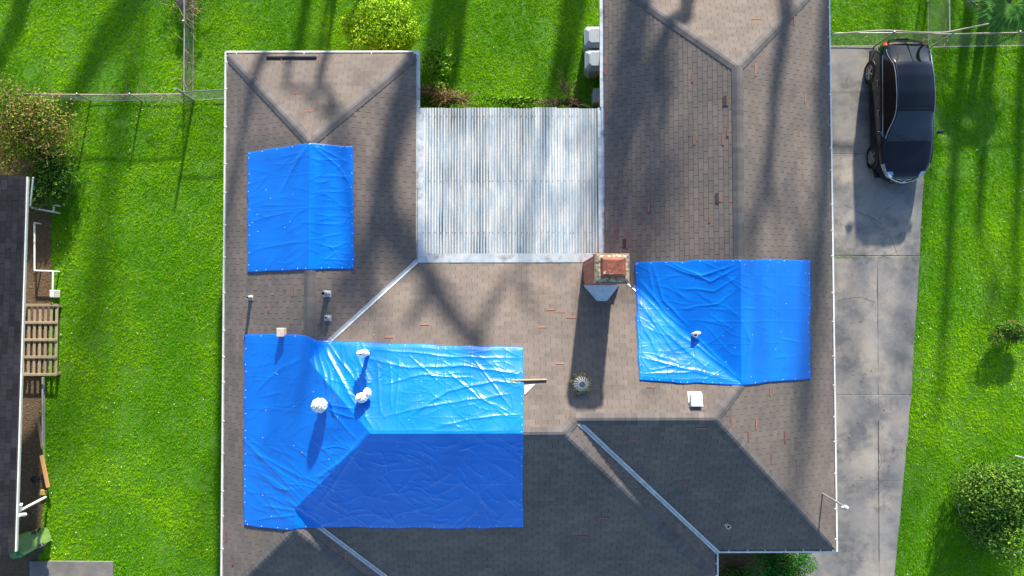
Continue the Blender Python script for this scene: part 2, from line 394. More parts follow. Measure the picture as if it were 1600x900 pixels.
piece = MB(); hu, hw = (TAB - GAP) / 2, EXPO + .004
piece.add([(-hu, 0, .003 + THK), (hu, 0, .003 + THK), (hu, hw, .003), (-hu, hw, .003), (-hu, 0, .001), (hu, 0, .001), (hu, hw, .001), (-hu, hw, .001)],
          [(0, 1, 2, 3), (0, 4, 5, 1), (1, 5, 6, 2), (2, 6, 7, 3), (3, 7, 4, 0)])
_p = piece.build('shingle', M['shingle_piece']); PIECE = _p.data; bpy.data.objects.remove(_p)

TARP_PX = {
 'small': ([(387, 238), (440, 231), (485, 224), (520, 228), (551, 230)], [(387, 425), (430, 424), (485, 422), (520, 421), (553, 421)]),
 'large': ([(382, 522), (440, 523), (478, 525), (497, 533), (530, 534), (640, 537), (730, 540), (818, 543)], [(381, 820), (420, 826), (450, 829), (482, 825), (530, 824), (640, 825), (730, 825), (817, 824)]),
 'right': ([(992, 411), (1060, 408), (1150, 405), (1210, 406), (1266, 407)], [(999, 595), (1060, 598), (1162, 601), (1210, 597), (1266, 592)])}
def px_of(p):
    d = RM.T @ (np.array(p) - np.array([0, 0, CAM_H])); return 800 + FPX * d[0] / -d[2], 450 - FPX * d[1] / -d[2]

cands = []; rest = []
for k, poly in FACES.items():
    hor, up, n = basis(k); q = inset_eave(k, list(poly)); o = Vector(q[0])
    for td in make_tabs(o, hor, up, n, q, ord(k)):
        u = sum(p[0] for p in td[0]) / len(td[0]); w = sum(p[1] for p in td[0]) / len(td[0]); ctr = o + hor * u + up * w
        ent = (k, td, o, hor, up, n, ctr); X, Y = px_of(ctr)
        hidden = any(in_poly(np.array([X]), np.array([Y]), t + b[::-1])[0] for t, b in TARP_PX.values())
        vis = td[1] and 5 < X < 1595 and 5 < Y < 895 and not hidden and k in 'ADEGH'
        (cands if vis else rest).append(ent)
cands.sort(key=lambda e: -e[6].z)
rest += cands[300:]
for k, td, o, hor, up, n, ctr in cands[:300]:
    ob = bpy.data.objects.new('shingle', PIECE); COL.objects.link(ob); ob.parent = slopes[k]
    m = Matrix((hor, up, n)).transposed().to_4x4(); m.translation = o + hor * (td[2] + hu) + up * td[3]; ob.matrix_local = m
mb = MB(); rg = random.Random(5)
for k, td, o, hor, up, n, ctr in rest: tab_mesh(mb, td, o, hor, up, n, rg.uniform(.90, 1.10))
tag(mb.build('shingles', M['shingle'], house, recalc=False), kind='stuff')

# ---------------------------------------------------------------- ridge and hip caps
def cap_line(pa, pb, ka, kb, w=.15, expo=.145):
    a = Vector(pa); b = Vector(pb)
    if a.z > b.z + .02 or (abs(a.z - b.z) <= .02 and a.y < b.y - .5): a, b, ka, kb = b, a, kb, ka            # laid from the low end up
    d = (b - a); Ln = d.length; d.normalize(); dh = Vector((d.x, d.y, 0)).normalized(); pn = Vector((-dh.y, dh.x, 0)); mb = MB(); t = 0.0; rg = random.Random(int(Ln * 1000))
    def side(c, sgn):
        q = c + pn * w * sgn; return min(pz(ka, q.x, q.y), pz(kb, q.x, q.y)), q
    while t < Ln - .02:
        t1 = min(t + expo + .03, Ln); rows = []
        for tt, lift in ((t, .027), (t1, .020)):
            c = a + d * tt; zl, ql = side(c, 1); zr, qr = side(c, -1); h = c + pn * .035; g = c - pn * .035
            rows.append([Vector((ql.x, ql.y, zl + lift)), Vector((h.x, h.y, c.z + lift - .004)), Vector((g.x, g.y, c.z + lift - .004)), Vector((qr.x, qr.y, zr + lift))])
        v = rows[0] + rows[1] + [p - Vector((0, 0, .018)) for p in rows[0]] + [p - Vector((0, 0, .016)) for p in rows[1]]
        f = [(0, 1, 5, 4), (1, 2, 6, 5), (2, 3, 7, 6), (0, 8, 9, 1), (1, 9, 10, 2), (2, 10, 11, 3), (0, 4, 12, 8), (3, 11, 15, 7)]
        mb.add(v, f, rg.uniform(.85, 1.15)); t += expo
    return mb.build('ridge_cap', M['cap'], house)
for pa, pb, ka, kb in ((c1, v1, 'A', 'C'), (c2, v1, 'B', 'C'), (v1, v2, 'A', 'B'), (v2, v3, 'A', 'D'), (v3, v4, 'D', 'J'), (v4, v5, 'D', 'I'), (v5, v6, 'D', 'H'), (v6, v7, 'D', 'G'),
                       (v7, v8, 'E', 'G'), (c5, v8, 'E', 'F'), (c6, v8, 'F', 'G'), (c7, v6, 'G', 'H'), (c9, v4, 'I', 'J'), (v3, v9, 'A', 'J'), (v9, v10, 'A', 'K'), (c12, v10, 'A', 'L'), (c11, v10, 'K', 'L')):
    if pa[2] == EAVE:
        f = .06; pa = tuple(pa[i] + (pb[i] - pa[i]) * f for i in range(3))
    cap_line(pa, pb, ka, kb)

# ---------------------------------------------------------------- valley flashings
def valley(pa, pb, w=.062, over=.0):
    a = Vector(pa); b = Vector(pb); d = (b - a).normalized(); dh = Vector((d.x, d.y, 0)).normalized(); pn = Vector((-dh.y, dh.x, 0)); mb = MB(); rows = []
    n = max(6, int((b - a).length / .4))
    for i in range(n + 1):
        c = a + (b - a) * (i / n) ; r = []
        for s in (-1, -.55, -.12, 0, .12, .55, 1):
            q = c + pn * w * s; z = float(roof_z(q.x, q.y)); r.append((q.x, q.y, z + .023 + (.016 if s == 0 else 0) + (.004 if abs(s) == 1 else 0) + .003 * math.sin(i * 2.3 + s)))
        rows.append(r)
    v = [p for r in rows for p in r]; f = [(i * 7 + j, i * 7 + j + 1, i * 7 + 8 + j, i * 7 + 7 + j) for i in range(n) for j in range(6)]
    return mb.add(v, f).build('valley_flashing', M['valley'], house, recalc=True)
v7m = tuple(v7[i] + (c4[i] - v7[i]) * .82 for i in range(3))
for pa, pb in ((v2, c3), (v7, v7m), (v5, c8), (v9, c10)): valley(pa, pb)

# ---------------------------------------------------------------- gutters with hangers
GP = [(-.125, 2.565), (-.125, 2.44), (-.005, 2.44), (.024, 2.575), (-.022, 2.582), (-.030, 2.458), (-.11, 2.458), (-.11, 2.565)]
def gutter(a, b, nout, sa=0.0, sb=0.0, step=.78, seed=0):
    a = Vector(a[:2]); b = Vector(b[:2]); d = (b - a).normalized(); a = a + d * sa; b = b - d * sb
    mb = MB(); mb.sweep(GP, a, b, nout); g = mb.build('gutter', M['gutter'], house); rg = random.Random(seed); t = .3; Ln = (b - a).length
    while t < Ln - .1:
        c = a + d * t + Vector(nout) * -.05; m = MB(); w = .03
        m.box((c.x, c.y, 2.583), (w if abs(d.x) > .5 else .132, w if abs(d.y) > .5 else .132, .006)); m.build('hanger', M['white'], g); t += step * rg.uniform(.75, 1.25)
    m = MB(); m.sweep([(-.105, 2.459), (-.026, 2.459), (-.026, 2.485), (-.105, 2.485)], a + d * .03, b - d * .03, nout); m.build('trough_shade', M['gutter_shade'], g)  # added strip that paints the trough's shade along the gutter floor
    return g
gutter(c1, c12, (-1, 0), seed=1, step=.95); gutter(c1, c2, (0, 1), .02, .19, seed=2, step=1.6)
gutter(c6, c7, (1, 0), seed=3, step=.85); gutter(c8, c7, (0, -1), .02, .13, seed=4, step=.62); gutter(c8, c9, (1, 0), 0.02, seed=5, step=.32)
gutter(c5, c6, (0, 1), .02, .13, seed=6); gutter(c9, c10, (0, -1), .12, .12, seed=7); gutter(c11, c12, (0, -1), .02, .13, seed=8); gutter(c10, c11, (1, 0), .02, .02, seed=9)
# broad flat metal eave trims facing the court
def eave_trim(x0, x1, y0, y1):
    MB().prism([(x0, y0), (x1, y0), (x1, y1), (x0, y1)], 2.47, lambda x, y: 2.60 + .012 * math.sin(y * 3)).build('eave_trim', M['flash'], house)
eave_trim(-2.80, -2.615, 5.75, 7.40); eave_trim(2.62, 2.79, 5.75, 9.60)
for x0, x1 in ((-2.83, -2.63), (2.655, 2.80)): eave_trim(x0, x1, 1.25, 5.74)

# ---------------------------------------------------------------- missing tabs and their orange scars
SCARS = [(1082,122,0),(1137,157,1),(1137,207,0),(1085,220,0),(1130,218,0),(1125,309,1),(1014,325,0),(1109,342,0),(946,20,0),(946,93,0),(946,109,0),(958,138,0),(947,172,0),(948,186,0),(964,365,0),(980,366,0),(980,380,1),
 (1180,110,0),(1257,152,0),(1143,660,0),(1181,663,0),(1169,682,0),(1226,682,0),(1205,717,0),(1245,727,0),(967,663,0),(990,688,0),(1096,669,0),(1071,751,0),(1140,749,0),(949,718,0),(943,809,0),(910,838,0),
 (519,851,0),(540,869,0),(457,455,0),(420,480,0),(354,838,0),(364,876,0),(463,146,0),(483,174,0),(488,219,0),(554,176,0),(1240,30,0),(1182,30,0),(608,527,0),(664,507,0),(875,568,0),(843,668,0),(1016,605,0),(1045,648,0),(860,484,0),(874,488,0),(892,496,0),(932,488,0),(846,511,0),(1203,612,0),(1327,500,0)][:-1]
rg = random.Random(3)
for X, Y, lifted in SCARS:
    c = PR(X, Y); fk = min(PL, key=lambda k: abs(pz(k, c.x, c.y) - c.z)); hor, up, n = basis(fk); Mx = Matrix((hor, up, n)).transposed()
    MB().box(c + n * .0165, (rg.uniform(.20, .32), rg.uniform(.034, .06), .006), Mx, rg.uniform(.75, 1.25)).build('bare_patch', M['bare'], house)
    if lifted:
        MB().box(c + n * .02 + up * (-.06 if fk == 'G' else -.07), (.26, .09, .012), Mx).build('lifted_tab', M['underlay'], house)

# ---------------------------------------------------------------- vents and pipes
def vent_pipe(X, Y, r, h, boot=True, mat='pvc'):
    b = PR(X, Y); z = b.z; mb = MB(); k = 14
    mb.lathe([(r, -.05), (r, h), (r * .78, h), (r * .78, h - .12), (.001, h - .12)], k, Matrix.Translation(b)); p = mb.build('vent_pipe', M[mat], house, smooth=True)
    MB().lathe([(r * .77, h - .115), (.001, h - .113)], k, Matrix.Translation(b)).build('pipe_opening', M['dark'], p)
    if boot:
        fk = min(PL, key=lambda q: abs(pz(q, b.x, b.y) - b.z)); hor, up, n = basis(fk); Mx = Matrix((hor, up, n)).transposed()
        m = MB(); m.box(b + n * .022, (r * 3.4, r * 3.8, .006), Mx); m.lathe([(r * 1.6, -.02), (r * 1.3, .06), (r * 1.15, .13), (r * 1.02, .135)], k, Matrix.Translation(b + n * .02)); m.build('pipe_boot', M['lead'], p)
vent_pipe(393, 465, .045, .34); vent_pipe(511, 459, .055, .42); vent_pipe(512, 497, .05, .2); vent_pipe(1135, 820, .06, .2, False, 'pipe_white')
def box_vent(X, Y, sx, sy, h, mat):
    b = PR(X, Y); fk = min(PL, key=lambda q: abs(pz(q, b.x, b.y) - b.z)); hor, up, n = basis(fk)
    m = MB(); m.prism([(b.x - sx / 2, b.y - sy / 2), (b.x + sx / 2, b.y - sy / 2), (b.x + sx / 2, b.y + sy / 2), (b.x - sx / 2, b.y + sy / 2)], lambda x, y: roof_z(x, y) - .02, b.z + h - .03)
    e = m.build('box_vent', mat, house); MB().box((b.x, b.y, b.z + h), (sx + .05, sy + .05, .045), None, 1, .012).build('vent_hood', mat, e)
    Mx = Matrix((hor, up, n)).transposed(); MB().box(b + n * .020, (sx * 1.5, sy * 1.5, .005), Mx).build('vent_flange', M['lead'] if mat is M['white'] else mat, e)
box_vent(442, 519, .16, .19, .20, M['beige']); box_vent(1086, 624, .25, .28, .16, M['white'])
# turbine vent with curved fins
tb = PR(907, 598); m = MB()
for i in range(16):
    g = 2 * math.pi * i / 16; pts = []
    for s in range(5):
        u = s / 4; r0 = .05 + .15 * math.sin(u * math.pi * .62 + .12); pts.append((r0, .42 - .26 * u, g + .35 * u))
    for s in range(4):
        q = []
        for (r0, z, gg) in (pts[s], pts[s + 1]):
            for dg in (0, .30): q.append(tb + Vector((r0 * (1 + .08 * (dg > 0)) * math.cos(gg + dg), r0 * (1 + .08 * (dg > 0)) * math.sin(gg + dg), z)))
        m.add(q, [(0, 1, 3, 2)], 1)
tv = m.build('turbine_vent', M['turbine'], house, recalc=False)
MB().lathe([(.055, .425), (.06, .435), (.001, .44)], 14, Matrix.Translation(tb)).build('turbine_cap', M['crown'], tv)
MB().lathe([(.14, -.1), (.14, .2), (.10, .2), (.10, .0)], 18, Matrix.Translation(tb)).build('turbine_collar', M['dark'], tv)
m = MB(); rg = random.Random(2)
for i in range(70):
    g = rg.uniform(0, 6.28); rr = rg.uniform(.17, .27); q = tb + Vector((math.cos(g) * rr, math.sin(g) * rr, 0)); q.z = float(roof_z(q.x, q.y)) + .03 + rg.uniform(0, .12)
    m.box(q, (.05, .03, .004), Matrix.Rotation(rg.uniform(0, 3), 3, 'Z') @ Matrix.Rotation(rg.uniform(-.7, .7), 3, 'X'))
tag(m.build('yellow_leaves', M['yellow'], tv, recalc=False), kind='stuff')
# service mast by the east eave
b = PR(1285, 771); m = MB(); m.tube([b - Vector((0, 0, .5)), b + Vector((0, 0, 1.32))], .026, 10); mast = m.build('service_mast', M['galv'], house, smooth=True)
m = MB(); m.lathe([(.05, 1.30), (.065, 1.34), (.06, 1.42), (.02, 1.46)], 12, Matrix.Translation(b)); m.box(b + Vector((-.07, 0, 1.36)), (.12, .07, .06), None, 1, .015); m.build('weatherhead', M['lead'], mast, smooth=True)

# ---------------------------------------------------------------- chimney: bricks round a mortar core
ZC = 5.62
(tx0, ty0), (tx1, ty1) = at(930, 397.5, ZC), at(983.5, 441, ZC)
cx, cy, sx, sy = float(tx0 + tx1) / 2, float(ty0 + ty1) / 2, float(tx1 - tx0), float(ty0 - ty1)
core = MB(); core.box((cx, cy, (1.9 + ZC) / 2 - .07), (sx - .03, sy - .03, ZC - 1.9 - .10)); chim = core.build('chimney', M['mortar'], house)
BW, BD, BH, J = .198, .092, .062, .010
bm_ = MB(); bm_.box((0, 0, 0), (BW, BD, BH), None, 1, .004); _b = bm_.build('brick', M['brick']); BR = _b.data; bpy.data.objects.remove(_b)
top_course = int((ZC - .10 - 2.3) / (BH + J)); mbk = MB(); rg = random.Random(9); nb = 0
for c in range(top_course, -1, -1):
    z = 2.3 + c * (BH + J) + BH / 2; out = .03 if c >= top_course - 2 else 0.0
    hx, hy = sx / 2 + out, sy / 2 + out; Lx, Ly = 2 * hx, 2 * hy
    for side in range(4):
        ln = Lx if side in (0, 2) else Ly - 2 * (BD + J); k = max(2, round(ln / (BW + J))); bw = ln / k - J
        for i in range(k):
            s = -ln / 2 + (i + .5) * ln / k + (bw * .22 if c % 2 else -bw * .22) * (0 < i < k - 1)
            if side == 0: p = (cx + s, cy - hy + BD / 2); ra = 0
            elif side == 2: p = (cx + s, cy + hy - BD / 2); ra = 0
            elif side == 1: p = (cx + hx - BD / 2, cy + s); ra = 1
            else: p = (cx - hx + BD / 2, cy + s); ra = 1
            if nb < 300:
                o = bpy.data.objects.new('brick', BR); COL.objects.link(o); o.parent = chim; o.location = (p[0], p[1], z); o.rotation_euler = (0, 0, ra * math.pi / 2); o.scale = (bw * (.86 if 0 < i < k - 1 else .93) / BW, 1, 1); nb += 1
            else:
                mbk.box((p[0], p[1], z), ((bw * .93, BD, BH) if not ra else (BD, bw * .93, BH)), None, rg.uniform(.8, 1.2))
tag(mbk.build('bricks', M['brick'], chim), kind='stuff')
# flaking mortar crown, thin clay rim, rusty cap plate
ztop = 2.3 + (top_course + 1) * (BH + J)
n = 26; vv = []; ff = []
for j in range(n + 1):
    for i in range(n + 1):
        x = (i / n - .5) * (sx + .02); y = (j / n - .5) * (sy + .02); e = min(.5 - abs(i / n - .5), .5 - abs(j / n - .5))
        vv.append((cx + x, cy + y, ztop + .012 + min(e * .5, .055) + .03 * float(fbm(x * 9, y * 9, 4)) * (e > .01)))
ff = [(j * (n + 1) + i, j * (n + 1) + i + 1, (j + 1) * (n + 1) + i + 1, (j + 1) * (n + 1) + i) for j in range(n) for i in range(n)]
MB().add(vv, ff).build('crown', M['crown'], chim)
for (ax, ay, w, h) in ((0, sy / 2 + .005, sx + .05, .03), (0, -sy / 2 - .005, sx + .05, .03), (-sx / 2 - .005, 0, .03, sy - .03), (sx / 2 + .005, 0, .03, sy - .03)):
    MB().box((cx + ax, cy + ay, ztop + .015), (w, h, .03), None, 1, .005).build('crown_rim', M['rim'], chim)
m = MB(); vv = []; n = 14
for j in range(n + 1):
    for i in range(n + 1):
        x = (i / n - .5) * .62; y = (j / n - .5) * .49; e = min(.5 - abs(i / n - .5), .5 - abs(j / n - .5))
        vv.append((cx + .02 + x, cy + .03 + y, ztop + .13 + (.03 * min(1, e * 8)) + .012 * float(fbm(x * 8, y * 8, 8)) - (.05 if e == 0 else 0)))
ff = [(j * (n + 1) + i, j * (n + 1) + i + 1, (j + 1) * (n + 1) + i + 1, (j + 1) * (n + 1) + i) for j in range(n) for i in range(n)]
cp = m.add(vv, ff).build('chimney_cap', M['rust'], chim)
m = MB(); m.box((cx + .02, cy + .03, ztop + .09), (.48, .36, .09)); m.build('flue_collar', M['rust'], chim)
for i in range(4): MB().box((cx - .24 + i * .17, cy - sy / 2 + .07, ztop + .05), (.11, .055, .03), None, 1, .008).build('crown_stone', M['lead'] if i % 2 == 0 else M['pvc'], chim)
# pale blue metal saddle on the up-slope side
a0, a1, b0, b1 = P(919, 444, 3.25), P(964, 444, 3.25), PR(947, 470), PR(934, 470)
zt = 3.42; yb = cy - sy / 2 - .002
pts = [(a0.x, yb, zt), (a1.x, yb, zt), (b0.x, b0.y, b0.z + .03), (b1.x, b1.y, b1.z + .03), (a0.x - .12, yb, float(roof_z(a0.x - .12, yb)) - .02), (a1.x + .12, yb, float(roof_z(a1.x, yb)) - .02), (b0.x + .03, b0.y - .02, b0.z - .02), (b1.x - .03, b1.y - .02, b1.z - .02)]
MB().add(pts, [(0, 3, 2, 1), (0, 4, 7, 3), (1, 2, 6, 5), (2, 3, 7, 6), (0, 1, 5, 4)]).build('chimney_saddle', M['saddle'], house)
for X0, Y0, X1, Y1 in ((906, 425, 911, 447), (985, 415, 990, 450)):
    p, q = PR(X0, Y0), PR(X1, Y1); MB().prism([(p.x, p.y), (q.x, p.y), (q.x, q.y), (p.x, q.y)], lambda x, y: roof_z(x, y) + .005, lambda x, y: roof_z(x, y) + .024).build('step_flashing', M['cap'], house)

# ================================================================== corrugated patio cover
patio = empty('patio_cover', (0, 3.5, 0), 0, 'weathered corrugated metal patio cover between the two roof wings', 'patio cover')
PY0, PY1 = 1.42, 5.74
def pat_z(x, y): return 2.52 + .11 * (PY1 - y) / (PY1 - PY0)
WL = .083; x0, x1 = -2.60, 2.62; NS = 8; sw = (x1 - x0) / NS; rg = random.Random(12)
for s in range(NS):
    xa = x0 + s * sw - .0; xb = xa + sw + (.05 if s < NS - 1 else 0); nx = int((xb - xa) / WL * 8) + 1; ny = 30; sag = rg.uniform(-.006, .006); ya = PY0 + rg.uniform(-.0, .02); yb_ = PY1 + rg.uniform(-.02, .025)
    xs = np.linspace(xa, xb, nx); ys = np.linspace(ya, yb_, ny); XX, YY = np.meshgrid(xs, ys)
    Z = pat_z(XX, YY) + .015 * np.sin((XX - x0) / WL * 2 * np.pi) + .0028 * (s % 2) + sag * np.sin((YY - ya) / (yb_ - ya) * 3.14 * 3) + .010 * (fbm(XX * 1.5, YY * 1.2, 3) - .5) + .005 * (fbm(XX * 9, YY * 2, 5) - .5)
    # troughs are coloured darker, unevenly from one to the next
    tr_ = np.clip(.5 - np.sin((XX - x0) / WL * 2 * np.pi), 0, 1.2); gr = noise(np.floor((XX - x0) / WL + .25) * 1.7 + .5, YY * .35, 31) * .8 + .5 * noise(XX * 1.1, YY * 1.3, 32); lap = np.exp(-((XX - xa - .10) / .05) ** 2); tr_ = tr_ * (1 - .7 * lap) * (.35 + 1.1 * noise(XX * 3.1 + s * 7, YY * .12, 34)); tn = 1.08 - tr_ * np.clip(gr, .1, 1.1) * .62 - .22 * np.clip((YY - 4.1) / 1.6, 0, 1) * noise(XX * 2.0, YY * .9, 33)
    XW = XX + .008 * (noise(YY * 1.3, YY * 0 + s, 3) - .5)
    f = np.array([(j * nx + i, j * nx + i + 1, (j + 1) * nx + i + 1, (j + 1) * nx + i) for j in range(ny - 1) for i in range(nx - 1)])
    link('metal_sheet', np_mesh('metal_sheet', np.stack([XW, YY, Z], -1).reshape(-1, 3), f, smooth=True, tone=tn), M['zinc'], patio)
def wavy_strip(name, xa, xb, ya, yb, z, mat, parent):
    nx = max(2, int((xb - xa) / .06)); ny = max(2, int((yb - ya) / .06)); XX, YY = np.meshgrid(np.linspace(xa, xb, nx), np.linspace(ya, yb, ny))
    Z = z(XX, YY) + .022 * (fbm(XX * 2.6, YY * 2.6, 9) - .5)
    f = np.array([(j * nx + i, j * nx + i + 1, (j + 1) * nx + i + 1, (j + 1) * nx + i) for j in range(ny - 1) for i in range(nx - 1)])
    return link(name, np_mesh(name, np.stack([XX, YY, Z], -1).reshape(-1, 3), f, smooth=True), mat, parent)
wavy_strip('edge_flashing', -2.66, -2.50, 1.32, 5.735, lambda x, y: pat_z(x, y) + .034, M['flash'], patio)
wavy_strip('edge_flashing', 2.55, 2.66, 1.32, 5.735, lambda x, y: pat_z(x, y) + .034, M['flash'], patio)
wavy_strip('edge_flashing', -2.66, 2.66, 1.23, 1.49, lambda x, y: pat_z(x, y) + .046, M['flash'], patio)
for yy in (2.1, 3.6, 5.5): MB().box((0, yy, 2.44), (5.2, .05, .09)).build('purlin', M['wood'], patio)
for xx in (-2.4, -.8, .8, 2.4): MB().box((xx, 5.5, 1.2), (.09, .09, 2.4), None, 1, .006).build('post', M['white'], patio)
m = MB(); rg = random.Random(4)
for yy in (2.1, 3.6, 5.5):
    for i in range(34):
        x = x0 + (round((x0 + .1 + i * .155 - x0) / WL) + .25) * WL
        if x < 2.45: m.lathe([(.012, 0), (.012, .006), (.004, .01)], 6, Matrix.Translation((x, yy, pat_z(x, yy) + .017)))
tag(m.build('roof_screws', M['rust'], patio), kind='stuff')

for ch in patio.children: ch.location = -patio.location

# ================================================================== tarps
def polyline_x(pts, t):
    xs = np.array([p[0] for p in pts], float); ys = np.array([p[1] for p in pts], float); X = xs[0] + (xs[-1] - xs[0]) * t
    return X, np.interp(X, xs, ys)
def seg_d(X, Y, a, b):
    ax, ay = a; bx, by = b; dx, dy = bx - ax, by - ay; t = np.clip(((X - ax) * dx + (Y - ay) * dy) / (dx * dx + dy * dy), 0, 1)
    return np.hypot(X - ax - t * dx, Y - ay - t * dy), t
def ridged(n, k=2.0): return (1 - np.abs(2 * n - 1)) ** k
def tarp(name, key, label, wr, folds, nu, nv, rnd=(), fk_=(.75, .7)):
    T, B = TARP_PX[key]; U, W = np.meshgrid(np.linspace(0, 1, nu), np.linspace(0, 1, nv))
    tx_, ty_ = polyline_x(T, U); bx_, by_ = polyline_x(B, U)
    PX = tx_ + (bx_ - tx_) * W; PY = ty_ + (by_ - ty_) * W
    edge = .6 * np.minimum(np.minimum(U * nu, (1 - U) * nu), np.minimum(W * nv, (1 - W) * nv))
    PXe = PX + 1.8 * (noise(PY * .05, PX * 0, 3) - .5) * (np.minimum(U, 1 - U) < .5); PYe = PY + 2.2 * (noise(PX * .045, PY * 0, 5) - .5)
    x, y, z = on_roof(PXe, PYe, .03)
    rz = roof_z(x, y); avg = 0; q = 0
    for rr in (.12, .24):
        for g in range(8): avg = avg + roof_z(x + rr * math.cos(g * .785), y + rr * math.sin(g * .785)); q += 1
    base = np.maximum(rz + .038, avg / q + .020)
    h = wr(PX, PY, x, y)
    for pts, amp, wd in folds:
        amp = amp * fk_[0]; wd = wd * fk_[1]
        dm = None
        for i in range(len(pts) - 1):
            d, t = seg_d(PX, PY, pts[i], pts[i + 1]); dm = d if dm is None else np.minimum(dm, d)
        s = (PX - pts[0][0]) * (pts[-1][0] - pts[0][0]) + (PY - pts[0][1]) * (pts[-1][1] - pts[0][1]); s = np.clip(s / ((pts[-1][0] - pts[0][0]) ** 2 + (pts[-1][1] - pts[0][1]) ** 2), 0, 1)
        wig = 1 + .25 * (noise(PX * .06, PY * .06, 21) - .5)
        h = h + amp * np.sin(np.clip(s * .96 + .04, 0, 1) * np.pi) ** .5 * np.exp(-(dm * wig / wd) ** 1.35)
    frg = np.random.default_rng(len(key) * 7 + 1)
    for (poly, cnt, ang, sd, la, lb_, aa, ab, wa_, wb__) in rnd:
        k = 0; xs_ = [p[0] for p in poly]; ys_ = [p[1] for p in poly]
        while k < cnt:
            X, Y = frg.uniform(min(xs_), max(xs_)), frg.uniform(min(ys_), max(ys_))
            if not in_poly(np.array([X]), np.array([Y]), poly)[0]: continue
            k += 1; t = R(ang + frg.normal(0, sd)); l = frg.uniform(la, lb_); am = frg.uniform(aa, ab); wd = frg.uniform(wa_, wb__); cv = frg.normal(0, .004)
            rr_ = l * 1.5 + 8; cu = (X - PX[0, 0]) / (PX[0, -1] - PX[0, 0]) * nu; cw = (Y - PY[0, 0]) / (PY[-1, 0] - PY[0, 0]) * nv; du = rr_ / abs(PX[0, -1] - PX[0, 0]) * nu + 8; dw = rr_ / abs(PY[-1, 0] - PY[0, 0]) * nv + 30
            sl = (slice(max(0, int(cw - dw)), max(1, int(cw + dw))), slice(max(0, int(cu - du)), max(1, int(cu + du)))); QX, QY = PX[sl], PY[sl]
            u = (QX - X) * math.cos(t) + (QY - Y) * math.sin(t); v = -(QX - X) * math.sin(t) + (QY - Y) * math.cos(t) + cv * u * u + 1.5 * np.sin(u * .11 + k)
            h[sl] += am * np.exp(-(u / l) ** 4) * np.exp(-(np.abs(v) / (wd * np.where(v > 0, 1, 2.2))) ** 1.2)
    # storage creases: a faint square grid pressed into the sheet
    for cc in (x, y):
        ph = (cc / .92 + .13) % 1; h = h + .006 * np.exp(-((np.minimum(ph, 1 - ph) * .92) / .010) ** 2)
    fade = np.clip(edge / 5, 0, 1); zz = base + .56 * np.maximum(h, -.01) * (.35 + .65 * fade)
    zz = zz - np.where(edge < .3, .016, 0)
    f = np.arange(nu * nv).reshape(nv, nu); f = np.stack([f[:-1, :-1], f[1:, :-1], f[1:, 1:], f[:-1, 1:]], -1).reshape(-1, 4)
    o = link(name, np_mesh(name, np.stack([x, y, zz], -1).reshape(-1, 3), f, smooth=True), M['tarp']); tag(o, label, 'tarp', 'blue tarps nailed over the roof')
    # rolled hem and cap nails
    bi = [(0, i) for i in range(0, nu, 3)] + [(j, nu - 1) for j in range(0, nv, 3)] + [(nv - 1, i) for i in range(nu - 1, -1, -3)] + [(j, 0) for j in range(nv - 1, -1, -3)]
    hm = MB(); hm.tube([(x[j, i], y[j, i], zz[j, i] + .003) for j, i in bi], .008, 5, False); hm.build('hem', M['hem'], o, smooth=True)
    nm = MB(); rg2 = random.Random(len(key)); st = 0
    inner = [(3, i) for i in range(4, nu - 4)] + [(j, nu - 4) for j in range(4, nv - 4)] + [(nv - 4, i) for i in range(4, nu - 4)] + [(j, 3) for j in range(4, nv - 4)]
    while st < len(inner):
        j, i = inner[int(st)]; nm.lathe([(.0105, -.006), (.0105, .006), (.005, .009)], 7, Matrix.Translation((x[j, i], y[j, i], zz[j, i]))); st += rg2.uniform(14, 40)
    for _ in range(int(nu * nv / 6000)):
        j, i = rg2.randrange(6, nv - 6), rg2.randrange(6, nu - 6); nm.lathe([(.009, -.006), (.009, .006), (.005, .009)], 7, Matrix.Translation((x[j, i], y[j, i], zz[j, i])))
    tag(nm.build('cap_nails', M['nail'], o), kind='stuff')
    return o
def wr_small(PX, PY, x, y):
    return .012 * fbm(x * 1.2, y * 1.5, 44, 2)
tarp('roof_tarp', 'small', 'small blue tarp over the upper left roof ridge, smallest of the three tarps', wr_small,
     [([(485, 226), (530, 262), (552, 300)], .035, 3.0), ([(487, 226), (545, 255)], .03, 2.5), ([(482, 226), (455, 268), (440, 300)], .028, 3.2), ([(496, 250), (548, 252)], .02, 2), ([(492, 276), (550, 277)], .018, 2), ([(495, 300), (548, 301)], .018, 2),
      ([(490, 350), (540, 352)], .022, 2.2), ([(494, 380), (520, 388), (548, 378)], .028, 2.5), ([(500, 372), (535, 365)], .022, 2.2), ([(400, 390), (470, 378)], .018, 3), ([(395, 345), (460, 330)], .016, 3), ([(484, 324), (553, 325)], .012, 1.8), ([(388, 322), (484, 321)], .008, 1.8), ([(500, 405), (550, 408)], .022, 2.2)], 240, 270,
     [([(490, 236), (548, 240), (548, 415), (490, 415)], 50, -4, 22, 8, 26, .004, .014, .6, 1.5), ([(390, 245), (482, 235), (482, 418), (390, 418)], 40, -15, 22, 8, 34, .002, .008, .8, 1.8)])
